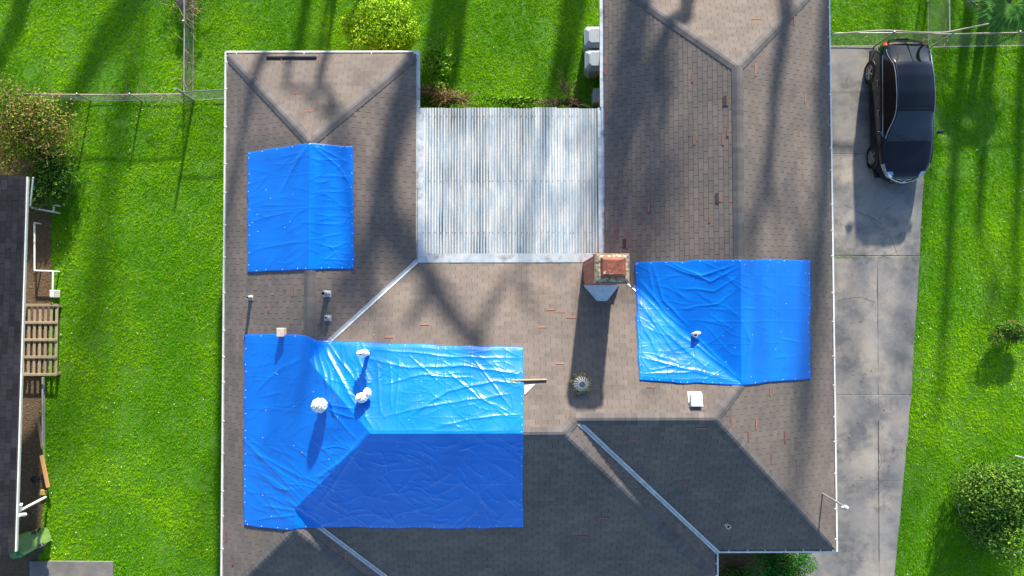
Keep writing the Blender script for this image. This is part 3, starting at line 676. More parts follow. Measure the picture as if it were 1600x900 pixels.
def wr_large(PX, PY, x, y):
    nface = np.clip((PY - 520) / 6, 0, 1) * np.clip((690 - PY) / 20, 0, 1) * np.clip((PX - 480) / 30, 0, 1)
    west = np.clip((500 - PX) / 40, 0, 1); sth = np.clip((PY - 672) / 12, 0, 1) * np.clip((PX - 500) / 30, 0, 1)
    crump = .085 * fbm(x * 1.25, y * 1.5, 52, 2)
    diag = .02 * fbm((x + 1.1 * y) * 1.2, (x - y) * .5, 54, 2)
    flat = .012 * fbm(x * 1.1, y * 1.4, 55, 2) + .002 * np.sin(y * 24 + 2 * fbm(x, y, 5)) * fbm(x * .8, y * .8, 6)
    return crump * nface + diag * west + flat * sth + .003 * fbm(x * 5, y * 5, 56, 2)
big = [([(505, 540), (560, 640)], .06, 4), ([(512, 536), (545, 580), (566, 612)], .045, 3.2), ([(495, 536), (508, 590), (512, 620)], .06, 4), ([(488, 534), (497, 600)], .05, 3.2), ([(574, 676), (535, 720), (492, 752)], .055, 4.5), ([(574, 678), (520, 760), (490, 800)], .05, 4),
       ([(384, 690), (440, 745), (478, 790)], .055, 4), ([(395, 705), (450, 735), (488, 756)], .045, 3.5), ([(400, 735), (455, 770), (485, 812)], .045, 3.5), ([(420, 720), (470, 770)], .04, 3), ([(410, 790), (470, 800)], .032, 3), ([(395, 812), (455, 806), (480, 800)], .03, 3), ([(512, 640), (555, 655)], .04, 3), ([(514, 636), (545, 675), (560, 690)], .035, 3), ([(512, 632), (558, 640)], .03, 2.6), ([(400, 610), (440, 575), (478, 560)], .025, 4), ([(388, 636), (480, 644)], .014, 2.2),
       ([(580, 560), (640, 575), (720, 570), (812, 585)], .055, 3.5), ([(600, 600), (660, 585), (740, 590)], .05, 3), ([(640, 650), (700, 610), (770, 595), (815, 600)], .055, 3.5), ([(600, 650), (690, 630), (800, 615)], .045, 3), ([(580, 545), (700, 556), (815, 560)], .035, 2.6), ([(680, 665), (760, 650), (815, 648)], .035, 2.6), ([(590, 570), (595, 650)], .045, 3), ([(610, 566), (612, 640)], .035, 2.4), ([(625, 560), (618, 650)], .03, 2.6), ([(700, 580), (760, 630)], .035, 2.6), ([(740, 560), (800, 640)], .035, 2.6), ([(578, 672), (816, 673)], .02, 3), ([(640, 556), (690, 600)], .03, 2.4)]
tarp('roof_tarp', 'large', 'largest blue tarp, wrinkled, with white wrapped pipes poking up through it', wr_large, big, 560, 400,
     [([(500, 540), (815, 548), (815, 670), (585, 672), (520, 600)], 95, 8, 34, 10, 55, .003, .012, .5, 1.3), ([(575, 550), (815, 555), (815, 668), (600, 668)], 70, 60, 60, 5, 20, .003, .010, .5, 1.2), ([(500, 540), (575, 545), (575, 660), (515, 640)], 24, 68, 14, 14, 40, .012, .03, 1.4, 3),
      ([(384, 540), (480, 540), (480, 690), (384, 690)], 26, -25, 30, 10, 40, .003, .009, .7, 1.8), ([(384, 690), (485, 690), (485, 815), (384, 815)], 44, 33, 14, 14, 45, .005, .018, .7, 2.0), ([(500, 690), (815, 685), (815, 820), (495, 820)], 150, 24, 30, 6, 28, .006, .018, .7, 2.0)])
def wr_right(PX, PY, x, y):
    west = np.clip((1155 - PX) / 20, 0, 1); low = np.clip(((PY - 430) - (PX - 995) * 1.0) / 30, 0, 1) * west
    return west * .012 * fbm(x * 1.2, y * 1.4, 61, 2) + low * .06 * fbm(x * 1.6, y * 1.8, 62, 2) + (1 - west) * .008 * fbm(x, y, 64, 2) + .003 * fbm(x * 5, y * 5, 65, 2)
tarp('roof_tarp', 'right', 'blue tarp draped over the right wing ridge beside the chimney', wr_right,
     [([(996, 455), (1060, 520), (1135, 575), (1163, 600)], .075, 5), ([(994, 470), (1040, 520), (1110, 580)], .055, 4), ([(1000, 440), (1040, 490), (1075, 515)], .05, 4), ([(1020, 415), (1035, 470), (1078, 510)], .045, 4), ([(1012, 415), (1022, 470)], .04, 3.5), ([(1050, 412), (1095, 432), (1150, 412)], .045, 3), ([(1040, 414), (1110, 440), (1155, 416)], .04, 3), ([(1060, 450), (1115, 455), (1155, 430)], .035, 3), ([(1070, 482), (1120, 475), (1150, 452)], .03, 2.6), ([(1164, 600), (1185, 550), (1195, 530)], .032, 4), ([(1163, 600), (1172, 530), (1160, 500)], .028, 4), ([(1000, 585), (1080, 580), (1160, 598)], .035, 3), ([(1005, 560), (1070, 575), (1140, 590)], .045, 3), ([(1083, 525), (1140, 575)], .055, 4), ([(1000, 500), (1030, 560)], .045, 3), ([(1015, 495), (1060, 560)], .04, 3), ([(1070, 501), (1265, 503)], .012, 1.8), ([(1220, 530), (1250, 534)], .025, 2), ([(1210, 560), (1245, 556)], .02, 2), ([(1160, 480), (1180, 482)], .02, 2), ([(1225, 580), (1232, 560)], .02, 2)], 380, 270,
     [([(996, 470), (1080, 545), (1140, 590), (1000, 592)], 80, 38, 36, 8, 36, .003, .012, .5, 1.4), ([(1000, 414), (1155, 410), (1155, 560), (1090, 530)], 30, 5, 30, 10, 38, .004, .012, .7, 1.8), ([(1165, 412), (1262, 412), (1262, 588), (1168, 590)], 26, 5, 40, 8, 24, .002, .008, .7, 1.5)])

# white sheeting wrapped round pipes that come up through the large tarp, pipe stub through the right one
def crumple(b, rx, ry, rz_, seed):
    nu, nv = 36, 20; v = []
    for j in range(nv + 1):
        th = math.pi * j / nv
        for i in range(nu):
            g = 2 * math.pi * i / nu; d = Vector((math.sin(th) * math.cos(g), math.sin(th) * math.sin(g), math.cos(th)))
            r = 1 + .32 * (float(fbm(np.array(g * 2.2 + 9 * math.sin(th * 2)), np.array(th * 4.0), seed, 3)) - .5) + .16 * abs(math.sin(g * 5 + 2.5 * math.sin(th * 3 + seed))) + .14 * abs(math.sin(g * 8.0 - th * 7 + seed)) - .16
            v.append((b.x + d.x * rx * r, b.y + d.y * ry * r, b.z + d.z * rz_ * r))
    f = [(j * nu + i, (j + 1) * nu + i, (j + 1) * nu + (i + 1) % nu, j * nu + (i + 1) % nu) for j in range(nv) for i in range(nu)]
    return v, f
for X, Y, h, rx, ry, lab in ((504, 631, .30, .19, .18, 'round white plastic bundle wrapped over a pipe at the large tarp\'s left crease'), (569, 619, .30, .145, .12, 'lopsided white plastic bundle just right of the round one on the large tarp'), (577, 549, .80, .16, .085, 'small flat white plastic bundle near the large tarp\'s top edge')):
    b = PR(X, Y); e = empty('wrapped_pipe', b, 0, lab, 'pipe wrap', 'white plastic wrapped pipes on the large tarp')
    MB().tube([(0, 0, -.06), (0, 0, h)], .055, 12).build('pipe', M['hem'], e, smooth=True)
    m = MB(); m.add(*crumple(Vector((0, 0, h)), rx, ry, .17, int(X))); 
    if X == 569: m.add(*crumple(Vector((.13, .11, h - .03)), .10, .13, .10, 5))
    m.build('wrapping', M['plastic_white'], e, smooth=True)
    m = MB(); m.lathe([(.10, h - .22), (.06, h - .16), (.10, h - .08)], 12); m.build('tape_collar', M['plastic_white'], e, smooth=True)
b = PR(1083, 523); e = empty('pipe_stub', b, 0, 'dark topped pipe stub sticking up through the right tarp', 'pipe')
MB().lathe([(.075, -.05), (.06, .16), (.06, .26), (.045, .26), (.045, .16), (.001, .16)], 14).build('pipe', M['lead'], e, smooth=True)
MB().lathe([(.044, .17), (.001, .172)], 14).build('pipe_opening', M['dark'], e)
m = MB(); m.add(*crumple(Vector((.06, .05, .2)), .09, .05, .05, 3)); m.build('torn_sheet', M['plastic_white'], e)
# wooden batten and scrap at the large tarp's right end; black bar on the upper left roof
p, q = PR(800, 594), PR(854, 593); m = MB(); m.tube([p + Vector((0, 0, .07)), q + Vector((0, 0, .05))], .028, 4)
tag(m.build('wooden_batten', M['wood']), 'short brown wooden batten sticking out from the large tarp\'s right edge', 'batten')
a, b, c = PR(819, 602), PR(836, 600), PR(820, 616); MB().add([a + Vector((0, 0, .05)), b + Vector((0, 0, .03)), c + Vector((0, 0, .05)), a + Vector((0, 0, .03)), b + Vector((0, 0, .015)), c + Vector((0, 0, .03))], [(0, 2, 1), (3, 4, 5), (0, 1, 4, 3), (1, 2, 5, 4), (2, 0, 3, 5)]).build('plastic_scrap', M['plastic_white'])
tag(bpy.data.objects['plastic_scrap'], 'small white plastic scrap under the wooden batten beside the large tarp', 'scrap')
p, q = PR(416, 89.5, .05), PR(495, 89, .05); e = empty('black_bar', p, 0, 'long black bar lying near the top eave of the left roof', 'bar')
m = MB(); d = q - p; m.box(d / 2, (d.length, .055, .05), None, 1, .01); m.build('bar', M['black_metal'], e)
wp_ = [PR(445 + 8 * math.cos(t * .6 + 2.6) + 2, 91 + 5 * math.sin(t * .6 + 2.6) * -1 + 2, .04) - p for t in range(0, 7)]; MB().tube(wp_, .006, 5).build('wire_loop', M['black_metal'], e)
def smooth_path(pts, k=6):
    out = []; n = len(pts)
    for i in range(n - 1):
        p0, p1, p2, p3 = pts[max(i - 1, 0)], pts[i], pts[i + 1], pts[min(i + 2, n - 1)]
        for s in range(k):
            t = s / k; out.append(.5 * ((2 * p1) + (p2 - p0) * t + (2 * p0 - 5 * p1 + 4 * p2 - p3) * t * t + (3 * p1 - p0 - 3 * p2 + p3) * t ** 3))
    return out + [pts[-1]]
# ================================================================== ground, driveway, beds
g = MB(); g.add([(-600, -600, 0), (600, -600, 0), (600, 600, 0), (-600, 600, 0)], [(0, 1, 2, 3)]); tag(g.build('lawn', M['ground']), kind='structure')
def pxp(pts, z=0.0): return [tuple(P(a, b, z)[:2]) for a, b in pts]
DRX = [(72, 1447), (144, 1447), (240, 1444), (320, 1441), (400, 1437), (500, 1431), (617, 1424), (690, 1417), (752, 1411), (830, 1404), (905, 1397), (1000, 1388), (1150, 1372)]
def drx(py): return float(np.interp(py, [d[0] for d in DRX], [d[1] for d in DRX]))
DL = 1240
drive_poly = pxp([(DL, 72)] + [(x, y) for y, x in DRX] + [(DL, 1150)])
dw = MB(); dw.prism(drive_poly, -.02, .006); drive = tag(dw.build('driveway', M['joint']), kind='structure')
def slab(xl, xr, ya, yb, seed):
    rg = random.Random(seed); ys = np.linspace(ya, yb, 9); pts = []
    wob = lambda: rg.uniform(-.7, .7)
    for y in ys: pts.append((xl(y) + wob() * .15, y))
    for y in ys[::-1]: pts.append((xr(y) + wob() * 1.6, y))
    pl = pxp(pts, .03); ctr = (sum(p[0] for p in pl) / len(pl), sum(p[1] for p in pl) / len(pl)); mb = MB()
    ins = [(p[0] + (ctr[0] - p[0]) * .006, p[1] + (ctr[1] - p[1]) * .006) for p in pl]; n = len(pl)
    mb.add([(p[0], p[1], -.04) for p in pl] + [(p[0], p[1], .024) for p in pl] + [(p[0], p[1], .030) for p in ins], [tuple(range(2 * n, 3 * n))[::-1]] + [(i, (i + 1) % n, n + (i + 1) % n, n + i) for i in range(n)] + [(n + i, n + (i + 1) % n, 2 * n + (i + 1) % n, 2 * n + i) for i in range(n)])
    o = mb.build('slab', M['concrete'], drive); return o
rows = [(74, 143.8), (144.2, 239.8), (240.2, 399.3), (400.3, 616.85), (617.15, 751.85), (752.15, 905), (905.5, 1145)]
for i, (ya, yb) in enumerate(rows):
    if i < 3: slab(lambda y: DL + 1, lambda y: drx(y), ya, yb, i)
    else:
        slab(lambda y: DL + 1, lambda y: 1370.7 + (y - 400) * .006, ya, yb, i); slab(lambda y: 1371.3 + (y - 400) * .006, lambda y: drx(y), ya, yb, i + 20)
# crack and weeds along the joint under the car's nose
m = MB(); rg = random.Random(8)
for _ in range(260):
    X = rg.uniform(1302, 1330) if rg.random() < .75 else rg.uniform(1330, 1436); p = P(X, 399.7 + rg.uniform(-.8, .8)); a = rg.uniform(0, 6.28); l = rg.uniform(.03, .08)
    m.add([p + Vector((.008 * math.cos(a + 1.57), .008 * math.sin(a + 1.57), .02)), p - Vector((.008 * math.cos(a + 1.57), .008 * math.sin(a + 1.57), -.02)), p + Vector((l * math.cos(a), l * math.sin(a), .05))], [(0, 1, 2)])
wd = m.build('joint_weeds', M['bin_lime'], drive, recalc=False); tag(wd, kind='stuff')
bed_poly = pxp([(-40, 240), (48, 250), (80, 330), (82, 470), (70, 560), (66, 640), (66, 700), (74, 770), (66, 800), (70, 850), (50, 905), (-40, 905)])
tag(MB().prism(bed_poly, -.02, .012).build('soil_bed', M['soil']), kind='structure')
front_bed = pxp([(1105, 840), (1255, 840), (1262, 930), (1200, 990), (1105, 990)]); tag(MB().prism(front_bed, -.02, .012).build('front_soil_bed', M['soil']), kind='structure')
pad = [tuple(P(a, b, .08)[:2]) for a, b in ((46, 877), (176, 878), (177, 980), (46, 980))]
MB().prism(pad, -.02, .08).build('concrete_pad', M['pad']); tag(bpy.data.objects['concrete_pad'], kind='structure')
# chips in the soil beds
m = MB(); rg = random.Random(31); cnt = 0
while cnt < 900:
    X, Y = (rg.uniform(10, 82), rg.uniform(245, 880)) if rg.random() < .75 else (rg.uniform(1108, 1262), rg.uniform(850, 960)); p = P(X, Y)
    if not (in_poly(np.array([p.x]), np.array([p.y]), bed_poly)[0] or in_poly(np.array([p.x]), np.array([p.y]), front_bed)[0]): continue
    m.box(p + Vector((0, 0, .016)), (rg.uniform(.03, .09), rg.uniform(.01, .03), .008), Matrix.Rotation(rg.uniform(0, 3.1), 3, 'Z') @ Matrix.Rotation(rg.uniform(-.4, .4), 3, 'X'), rg.uniform(.6, 1.3)); cnt += 1
M['chip'] = material('wood_chip', (.20, .125, .065), tone=True, rough=.9)
tag(m.build('wood_chips', M['chip']), 'brown wood chips scattered over the soil beds', 'mulch', kind='stuff')

# ================================================================== grass
walls_poly = [(p[0], p[1]) for p in wp]
def grass_mask(x, y):
    k = ~in_poly(x, y, walls_poly) & ~in_poly(x, y, bed_poly) & ~in_poly(x, y, front_bed) & ~in_poly(x, y, pad)
    return k & ~in_poly(x + .14 * noise(y * 2.5, x * 0, 91) * noise(y * 11, x * 0, 92), y, drive_poly)
def make_grass():
    xs, ys = [], []
    for (xa, xb, ya, yb, n) in ((-17.4, 17.4, -10.2, 10.9, 235000), (-21, 21, -13, 14, 30000)):
        x = rng.uniform(xa, xb, n); y = rng.uniform(ya, yb, n)
        k = grass_mask(x, y) & ~((np.abs(x) < 2.2) & (y > 1) & (y < 5.2))
        gap = fbm(x * .9, y * .9, 71, 4); k &= (gap < .66) | (rng.random(n) < .45)
        # bare spots in the left lawn
        for X, Y, r in ((165, 800, .18), (155, 825, .13), (107, 795, .15), (178, 775, .1), (100, 500, .16), (104, 570, .15), (190, 190, .2), (1475, 885, .1), (1497, 715, .15), (1465, 180, .3)):
            q = P(X, Y); k &= (np.hypot(x - q.x, y - q.y) > r * (.6 + .9 * noise(x * 9, y * 9, 5))) | (rng.random(n) < .18)
        xs.append(x[k]); ys.append(y[k])
    tx, ty = np.concatenate(xs), np.concatenate(ys); nt = len(tx); NB = 7
    lush = fbm(tx * .55, ty * .55, 72, 4); clump = fbm(tx * 3.0, ty * 3.0, 73, 3)
    cx_ = np.repeat(tx, NB); cy_ = np.repeat(ty, NB); n = nt * NB
    ang = rng.uniform(0, 2 * np.pi, n); rad = rng.uniform(0, .045, n)
    bx, by = cx_ + np.cos(ang) * rad, cy_ + np.sin(ang) * rad
    dang = ang + rng.normal(0, .7, n); L = rng.uniform(.03, .075, n) * np.repeat(.65 + .8 * clump, NB); el = rng.uniform(.15, .95, n)
    w = rng.uniform(.0045, .009, n)
    tipx, tipy, tipz = bx + np.cos(dang) * np.cos(el) * L, by + np.sin(dang) * np.cos(el) * L, np.sin(el) * L + .004
    px_, py_ = -np.sin(dang) * w, np.cos(dang) * w
    v = np.empty((n, 3, 3), np.float32)
    v[:, 0] = np.stack([bx + px_, by + py_, np.full(n, .002)], 1); v[:, 1] = np.stack([bx - px_, by - py_, np.full(n, .002)], 1); v[:, 2] = np.stack([tipx, tipy, tipz], 1)
    c0 = np.array([.095, .320, .003]); c1_ = np.array([.300, .600, .006]); c2_ = np.array([.34, .34, .06])
    t = np.clip(np.repeat(lush * 1.5 + clump * .5 - .70 + rng.normal(0, .14, nt), NB) + rng.normal(0, .10, n), 0, 1)[:, None]
    c = c0 + (c1_ - c0) * t; dry = (rng.random(n) < .035)[:, None]; c = np.where(dry, c2_, c)
    col = np.repeat(c, 3, 0).astype(np.float32)
    me = np_mesh('grass', v.reshape(-1, 3), np.arange(n * 3).reshape(n, 3), col)
    tag(link('grass', me, M['grass']), 'short bright green lawn grass all round the house', 'grass', kind='stuff')
make_grass()
# clover heads: small pale specks through the lawn
x = rng.uniform(-17, 17, 1500); y = rng.uniform(-10, 10.5, 1500); k = grass_mask(x, y) & (noise(x * .5, y * .5, 81) > .45); m = MB()
for a, b in zip(x[k][:260], y[k][:260]):
    r = random.uniform(.010, .020); m.lathe([(r, .045), (r * .7, .06), (.002, .066)], 6, Matrix.Translation((a, b, 0)))
M['clover'] = material('clover_head', (.62, .64, .50), rough=.8)
tag(m.build('clover_heads', M['clover']), 'tiny pale clover heads dotted through the lawn', 'clover', kind='stuff')

# wind-blown leaves and twigs on lawn, roof and driveway
m = MB(); rg = random.Random(55); M['litter'] = material('dry_leaf', (.22, .13, .06), base2=(.33, .22, .10), nscale=9, rough=.9, tone=True)
for _ in range(620):
    t = rg.random(); X, Y = rg.uniform(0, 1600), rg.uniform(0, 900)
    if t < .2: X, Y = rg.uniform(1305, 1440), rg.uniform(300, 900)
    p = P(X, Y); onr = in_poly(np.array([p.x]), np.array([p.y]), [q[:2] for q in outl])[0]
    if onr:
        if t < .75 or any(in_poly(np.array([X]), np.array([Y]), tt + bb[::-1])[0] for tt, bb in TARP_PX.values()) or (650 < X < 945 and 160 < Y < 410): continue
        p = PR(X, Y, .022)
        if not 352 < X < 1290: continue
    else: p.z = .045
    s = rg.uniform(.02, .045); m.box(p, (s, s * rg.uniform(.25, .7), .003), Matrix.Rotation(rg.uniform(0, 3.1), 3, 'Z') @ Matrix.Rotation(rg.uniform(-.35, .35), 3, 'X'), rg.uniform(.6, 1.4))
tag(m.build('fallen_leaves', M['litter'], recalc=False), 'small dry brown leaves scattered over lawn, roof and driveway', 'leaves', kind='stuff')
# hairline cracks in the driveway
M['crack'] = material('crack_grime', (.035, .035, .032), rough=.95)
for pts in ([(1318, 318), (1345, 332), (1372, 345), (1392, 372), (1402, 399)], [(1372, 345), (1380, 330), (1398, 318)], [(1372, 402), (1392, 398), (1402, 391)], [(1372, 700), (1378, 722), (1371, 745), (1385, 760)], [(1310, 470), (1340, 465), (1366, 472)]):
    q = smooth_path([P(X + rg.uniform(-1, 1), Y + rg.uniform(-1, 1), .032) for X, Y in pts], 5); m = MB(); v = []
    for i, p in enumerate(q):
        d = (q[min(i + 1, len(q) - 1)] - q[max(i - 1, 0)]).normalized(); w = rg.uniform(.002, .006); n_ = Vector((-d.y, d.x, 0)); j = n_ * rg.uniform(-.012, .012); v += [p + j + n_ * w, p + j - n_ * w]
    m.add(v, [(2 * i, 2 * i + 1, 2 * i + 3, 2 * i + 2) for i in range(len(q) - 1)]).build('crack', M['crack'], drive, recalc=False)

# ================================================================== foliage helpers
def leaves(n, pts, nrm, size, cols, aspect=.55, jitter=.9, seed=0):
    """pts (n,3), nrm (n,3) outward; folded two-triangle leaves"""
    rg = np.random.default_rng(seed); d = nrm + rg.normal(0, jitter, (n, 3)); d /= np.linalg.norm(d, axis=1)[:, None] + 1e-9
    a = np.cross(d, rg.normal(0, 1, (n, 3))); a /= np.linalg.norm(a, axis=1)[:, None] + 1e-9; b = np.cross(d, a)
    s = (size * rg.uniform(.6, 1.35, n))[:, None]
    v = np.empty((n, 4, 3), np.float32); v[:, 0] = pts - a * s * .5; v[:, 1] = pts + b * s * aspect * .5 + d * s * .12; v[:, 2] = pts + a * s * .5; v[:, 3] = pts - b * s * aspect * .5 + d * s * .12
    f = np.arange(n * 4).reshape(n, 4); f = np.concatenate([f[:, [0, 1, 2]], f[:, [0, 2, 3]]])
    return v.reshape(-1, 3), f, np.repeat(cols, 4, 0)
def shrub(name, base, rx, ry, h, n, size, pal, label, seed, lumps=9, shell=.45, aspect=.55, stems=7, z0=.12, mat_stem='twig', cat='shrub', group=None, twigs=0):
    rg = np.random.default_rng(seed); base = P(base[0], base[1], h * .5); base.z = 0; e = empty(name, base, 0, label, cat, group)
    # lumpy crown: leaves fill an envelope made of several overlapping lobes
    lc = np.stack([rg.normal(0, .42, lumps) * rx, rg.normal(0, .42, lumps) * ry, z0 + (h - z0) * rg.uniform(.35, .72, lumps)], 1); lc[0] = (0, 0, h * .55)
    lr = rg.uniform(.42, .70, lumps)
    d = rg.normal(0, 1, (n, 3)); d /= np.linalg.norm(d, axis=1)[:, None]; which = rg.integers(0, lumps, n); rr = (shell + (1 - shell) * rg.random(n) ** .6) * (0.85 + .3 * noise(d[:, 0] * 3 + which, d[:, 1] * 3 + d[:, 2] * 2, seed))
    ext = np.array([rx, ry, (h - z0) * .62]); pts = lc[which] + d * (lr[which] * rr)[:, None] * ext; pts[:, 2] = np.abs(pts[:, 2] - .02) + .02
    pal = np.array(pal); ci = rg.integers(0, len(pal), n); br = rg.uniform(.75, 1.25, n) * (.85 + .3 * noise(pts[:, 0] * 5, pts[:, 1] * 5, seed + 3))
    v, f, c = leaves(n, pts, d * 1.1 + np.array([0, 0, .4]), np.full(n, size), pal[ci] * br[:, None], aspect, .8, seed)
    link('foliage', np_mesh('foliage', v, f, c), M['leaf'], e)
    m = MB()
    for i in range(stems):
        g_ = 2 * math.pi * i / stems + rg.random(); q = lc[i % lumps]; m.tube([(.05 * math.cos(g_), .05 * math.sin(g_), -.03), (q[0] * .5 + .05 * math.cos(g_), q[1] * .5, q[2] * .55), tuple(q)], [.022, .015, .006], 5)
    for i in range(twigs):
        p = pts[rg.integers(0, n)]; dd = np.array([p[0], p[1], .3 * h]); dd = dd / (np.linalg.norm(dd) + 1e-6) + rg.normal(0, .35, 3); l = rg.uniform(.2, .5)
        m.tube([tuple(p * .55), tuple(p), tuple(p + dd * l * .6), tuple(p + dd * l + rg.normal(0, .05, 3))], [.010, .007, .005, .003], 4, False)
    m.build('stems', M[mat_stem], e, recalc=False); return e
YG = [(.30, .50, .008), (.24, .44, .008), (.15, .33, .008), (.38, .52, .015)]
DG = [(.030, .085, .012), (.045, .12, .014), (.075, .16, .018), (.10, .19, .02)]
BR = [(.20, .10, .05), (.26, .15, .075), (.12, .10, .03), (.15, .16, .03)]
OL = [(.17, .21, .02), (.11, .18, .018), (.14, .20, .02), (.24, .21, .05), (.24, .13, .05)]
BG = [(.13, .30, .012), (.09, .24, .012), (.17, .34, .02)]
shrub('rounded_shrub', (594, 52), 1.35, 1.1, 1.3, 24000, .08, YG, 'dense rounded yellow-green shrub at the left roof\'s top eave', 1, 12)
shrub('dry_shrub', (697, 151), .62, .42, .75, 1500, .07, BR, 'brown dry shrub at the patio cover\'s upper left corner', 2, 7, twigs=40, group=None)
shrub('twiggy_shrub', (894, 160), .55, .32, .65, 1200, .06, [(.10, .09, .045), (.07, .10, .025), (.15, .09, .05)], 'dark twiggy shrub at the patio cover\'s upper right corner', 3, 6, twigs=60)
shrub('leafy_plants', (685, 112), .50, .62, .4, 1500, .10, BG, 'low bright green leafy plants beside the left roof\'s right eave', 4, 9, stems=4, cat='plants', shell=.2)
shrub('leafy_plants', (800, 160), 1.7, .25, .25, 1300, .09, BG, 'low bright green leafy strip along the patio cover\'s top edge', 44, 12, stems=4, cat='plants', shell=.2)
shrub('leafy_plants', (664, 148), .25, .35, .35, 500, .10, [(.06, .18, .012), (.09, .24, .012)], 'small green plant in the corner between left roof and patio cover', 45, 5, stems=4, cat='plants', shell=.2)
shrub('straggly_shrub', (36, 186), 1.55, 1.7, 1.5, 8500, .085, OL, 'large straggly red-brown shrub at the left fence end', 5, 14, shell=.2, twigs=80)
shrub('leafy_shrub', (62, 285), 1.0, 1.1, .9, 4600, .085, DG[:3], 'dark green leafy shrub beside the neighbour\'s upper roof corner', 6, 9, shell=.25)
shrub('broad_shrub', (1560, 768), 1.45, 1.45, 1.55, 26000, .085, [(.035, .11, .012), (.055, .155, .014), (.095, .21, .018), (.15, .25, .025)], 'large dark green shrub on the right lawn', 7, 16, shell=.4)
shrub('small_shrub', (1590, 528), .70, .52, .65, 2600, .07, [(.06, .17, .016), (.10, .23, .02), (.08, .20, .02), (.04, .12, .012), (.11, .24, .02), (.07, .18, .02), (.24, .10, .035)], 'small green and red shrub at the right lawn\'s edge', 8, 7)
shrub('clipped_shrub', (1222, 890), 1.05, .75, 1.0, 9000, .06, [(.02, .13, .01), (.03, .17, .012), (.045, .21, .015)], 'smooth rounded green shrub under the lower right eave', 9, 10, shell=.6)
shrub('bed_plants', (1148, 892), .75, .5, .4, 1300, .075, [(.03, .09, .014), (.06, .15, .02), (.10, .12, .03)], 'sparse plants in the dark bed at the lower right corner', 10, 8, cat='plants')
# garden hose looped round the right-hand shrub
hp = [P(1600, 862, .1), P(1560, 862, .06), P(1535, 847, .05), P(1518, 833, .05), P(1505, 815, .06), P(1498, 795, .08), P(1498, 784, .12), P(1510, 788, .25)]
tag(MB().tube(smooth_path(hp), .016, 6).build('garden_hose', M['hose'], smooth=True), 'grey hose curving round the large right-hand shrub', 'hose')
MB().tube(smooth_path([P(1585, 712, .8), P(1600, 716, .85), P(1625, 724, .8)]), .03, 6).build('grey_pipe', M['galv']); tag(bpy.data.objects['grey_pipe'], 'grey pipe end behind the large right-hand shrub', 'pipe')

# ================================================================== chain-link fences
def chainlink(name, label, pts, h, posts, rail_mat, post_h=None, cell=.075, vines=0, seed=0, bottom=True):
    """pts: plan points; one fence run with posts, top rail, woven wire"""
    pts = [Vector((p[0], p[1], 0)) for p in pts]; e = empty(name, pts[0], 0, label, 'fence'); o = pts[0]; post_h = post_h or h + .06; rg = random.Random(seed)
    L = [0]
    for i in range(len(pts) - 1): L.append(L[-1] + (pts[i + 1] - pts[i]).length)
    def pos(s):
        for i in range(len(pts) - 1):
            if s <= L[i + 1] + 1e-6 or i == len(pts) - 2:
                t = (s - L[i]) / (L[i + 1] - L[i]); return pts[i].lerp(pts[i + 1], t) - o
    for s in posts:
        p = pos(s * L[-1]); m = MB(); m.tube([p + Vector((0, 0, -.1)), p + Vector((0, 0, post_h))], .028, 9); m.lathe([(.034, post_h), (.03, post_h + .03), (.004, post_h + .05)], 9, Matrix.Translation(p)); m.build('post', M['galv'], e, smooth=True)
    n = max(2, int(L[-1] / .8)); sag = [rg.uniform(-.015, .015) for _ in range(n + 1)]
    m = MB(); m.tube([pos(L[-1] * i / n) + Vector((0, 0, h + sag[i])) for i in range(n + 1)], .019, 7); m.build('top_rail', M[rail_mat], e, smooth=True)
    if bottom: MB().tube([pos(L[-1] * i / n) + Vector((0, 0, .06 + sag[i])) for i in range(n + 1)], .008, 5).build('tension_wire', M['galv'], e)
    m = MB(); s = 0.0; nh = int(h / cell)
    while s < L[-1] - cell:
        a, b, c = pos(s), pos(min(s + cell / 2, L[-1])), pos(min(s + cell, L[-1])); zig = []
        for k in range(nh * 2 + 1): zig.append((a if k % 2 == 0 else b) + Vector((0, 0, .05 + (h - .06) * k / (nh * 2))))
        m.tube(zig, .0021, 3, False); zig2 = [(c if k % 2 == 0 else b) + Vector((0, 0, .05 + (h - .06) * k / (nh * 2))) for k in range(nh * 2 + 1)]; m.tube(zig2, .0021, 3, False); s += cell
    tag(m.build('chain_link', M['mesh_wire'], e, recalc=False), kind='stuff')
    if vines:
        m = MB()
        for _ in range(vines):
            s = rg.uniform(0, L[-1]); p = pos(s) + Vector((0, 0, rg.uniform(.1, h + .1))); path = [p]; d = Vector((rg.uniform(-1, 1), rg.uniform(-1, 1), rg.uniform(-.4, .5))).normalized()
            for k in range(5): d = (d + Vector((rg.uniform(-.5, .5), rg.uniform(-.5, .5), rg.uniform(-.4, .3)))).normalized(); path.append(path[-1] + d * rg.uniform(.06, .16))
            m.tube(path, [.008, .007, .006, .005, .004, .003], 4, False)
        tag(m.build('dry_vines', M['twig'], e, recalc=False), kind='stuff')
    return e
cnr = P(303, 157)
chainlink('chainlink_fence', 'low chain-link fence running left from the lawn corner post', [cnr - Vector((.03, 0, 0)), P(200, 158), P(60, 157)], .68, (.33, .66, 1), 'rail_tan', .74, vines=45, seed=1)
chainlink('chainlink_fence', 'chain-link fence running to the picture top above the left lawn', [cnr + Vector((0, .03, 0)), P(303, 60), P(302, -60)], .68, (.5, 1), 'galv', .74, vines=50, seed=2)
chainlink('chainlink_fence', 'short chain-link fence from the corner post to the left roof', [cnr + Vector((.03, 0, 0)), P(380, 153)], .9, (1,), 'mesh_wire', .9, seed=3)
m = MB(); m.tube([cnr + Vector((0, 0, -.1)), cnr + Vector((0, 0, 1.25))], .042, 10); tag(m.build('corner_post', M['galv'], smooth=True), 'tall grey corner post where the left fences meet', 'post')
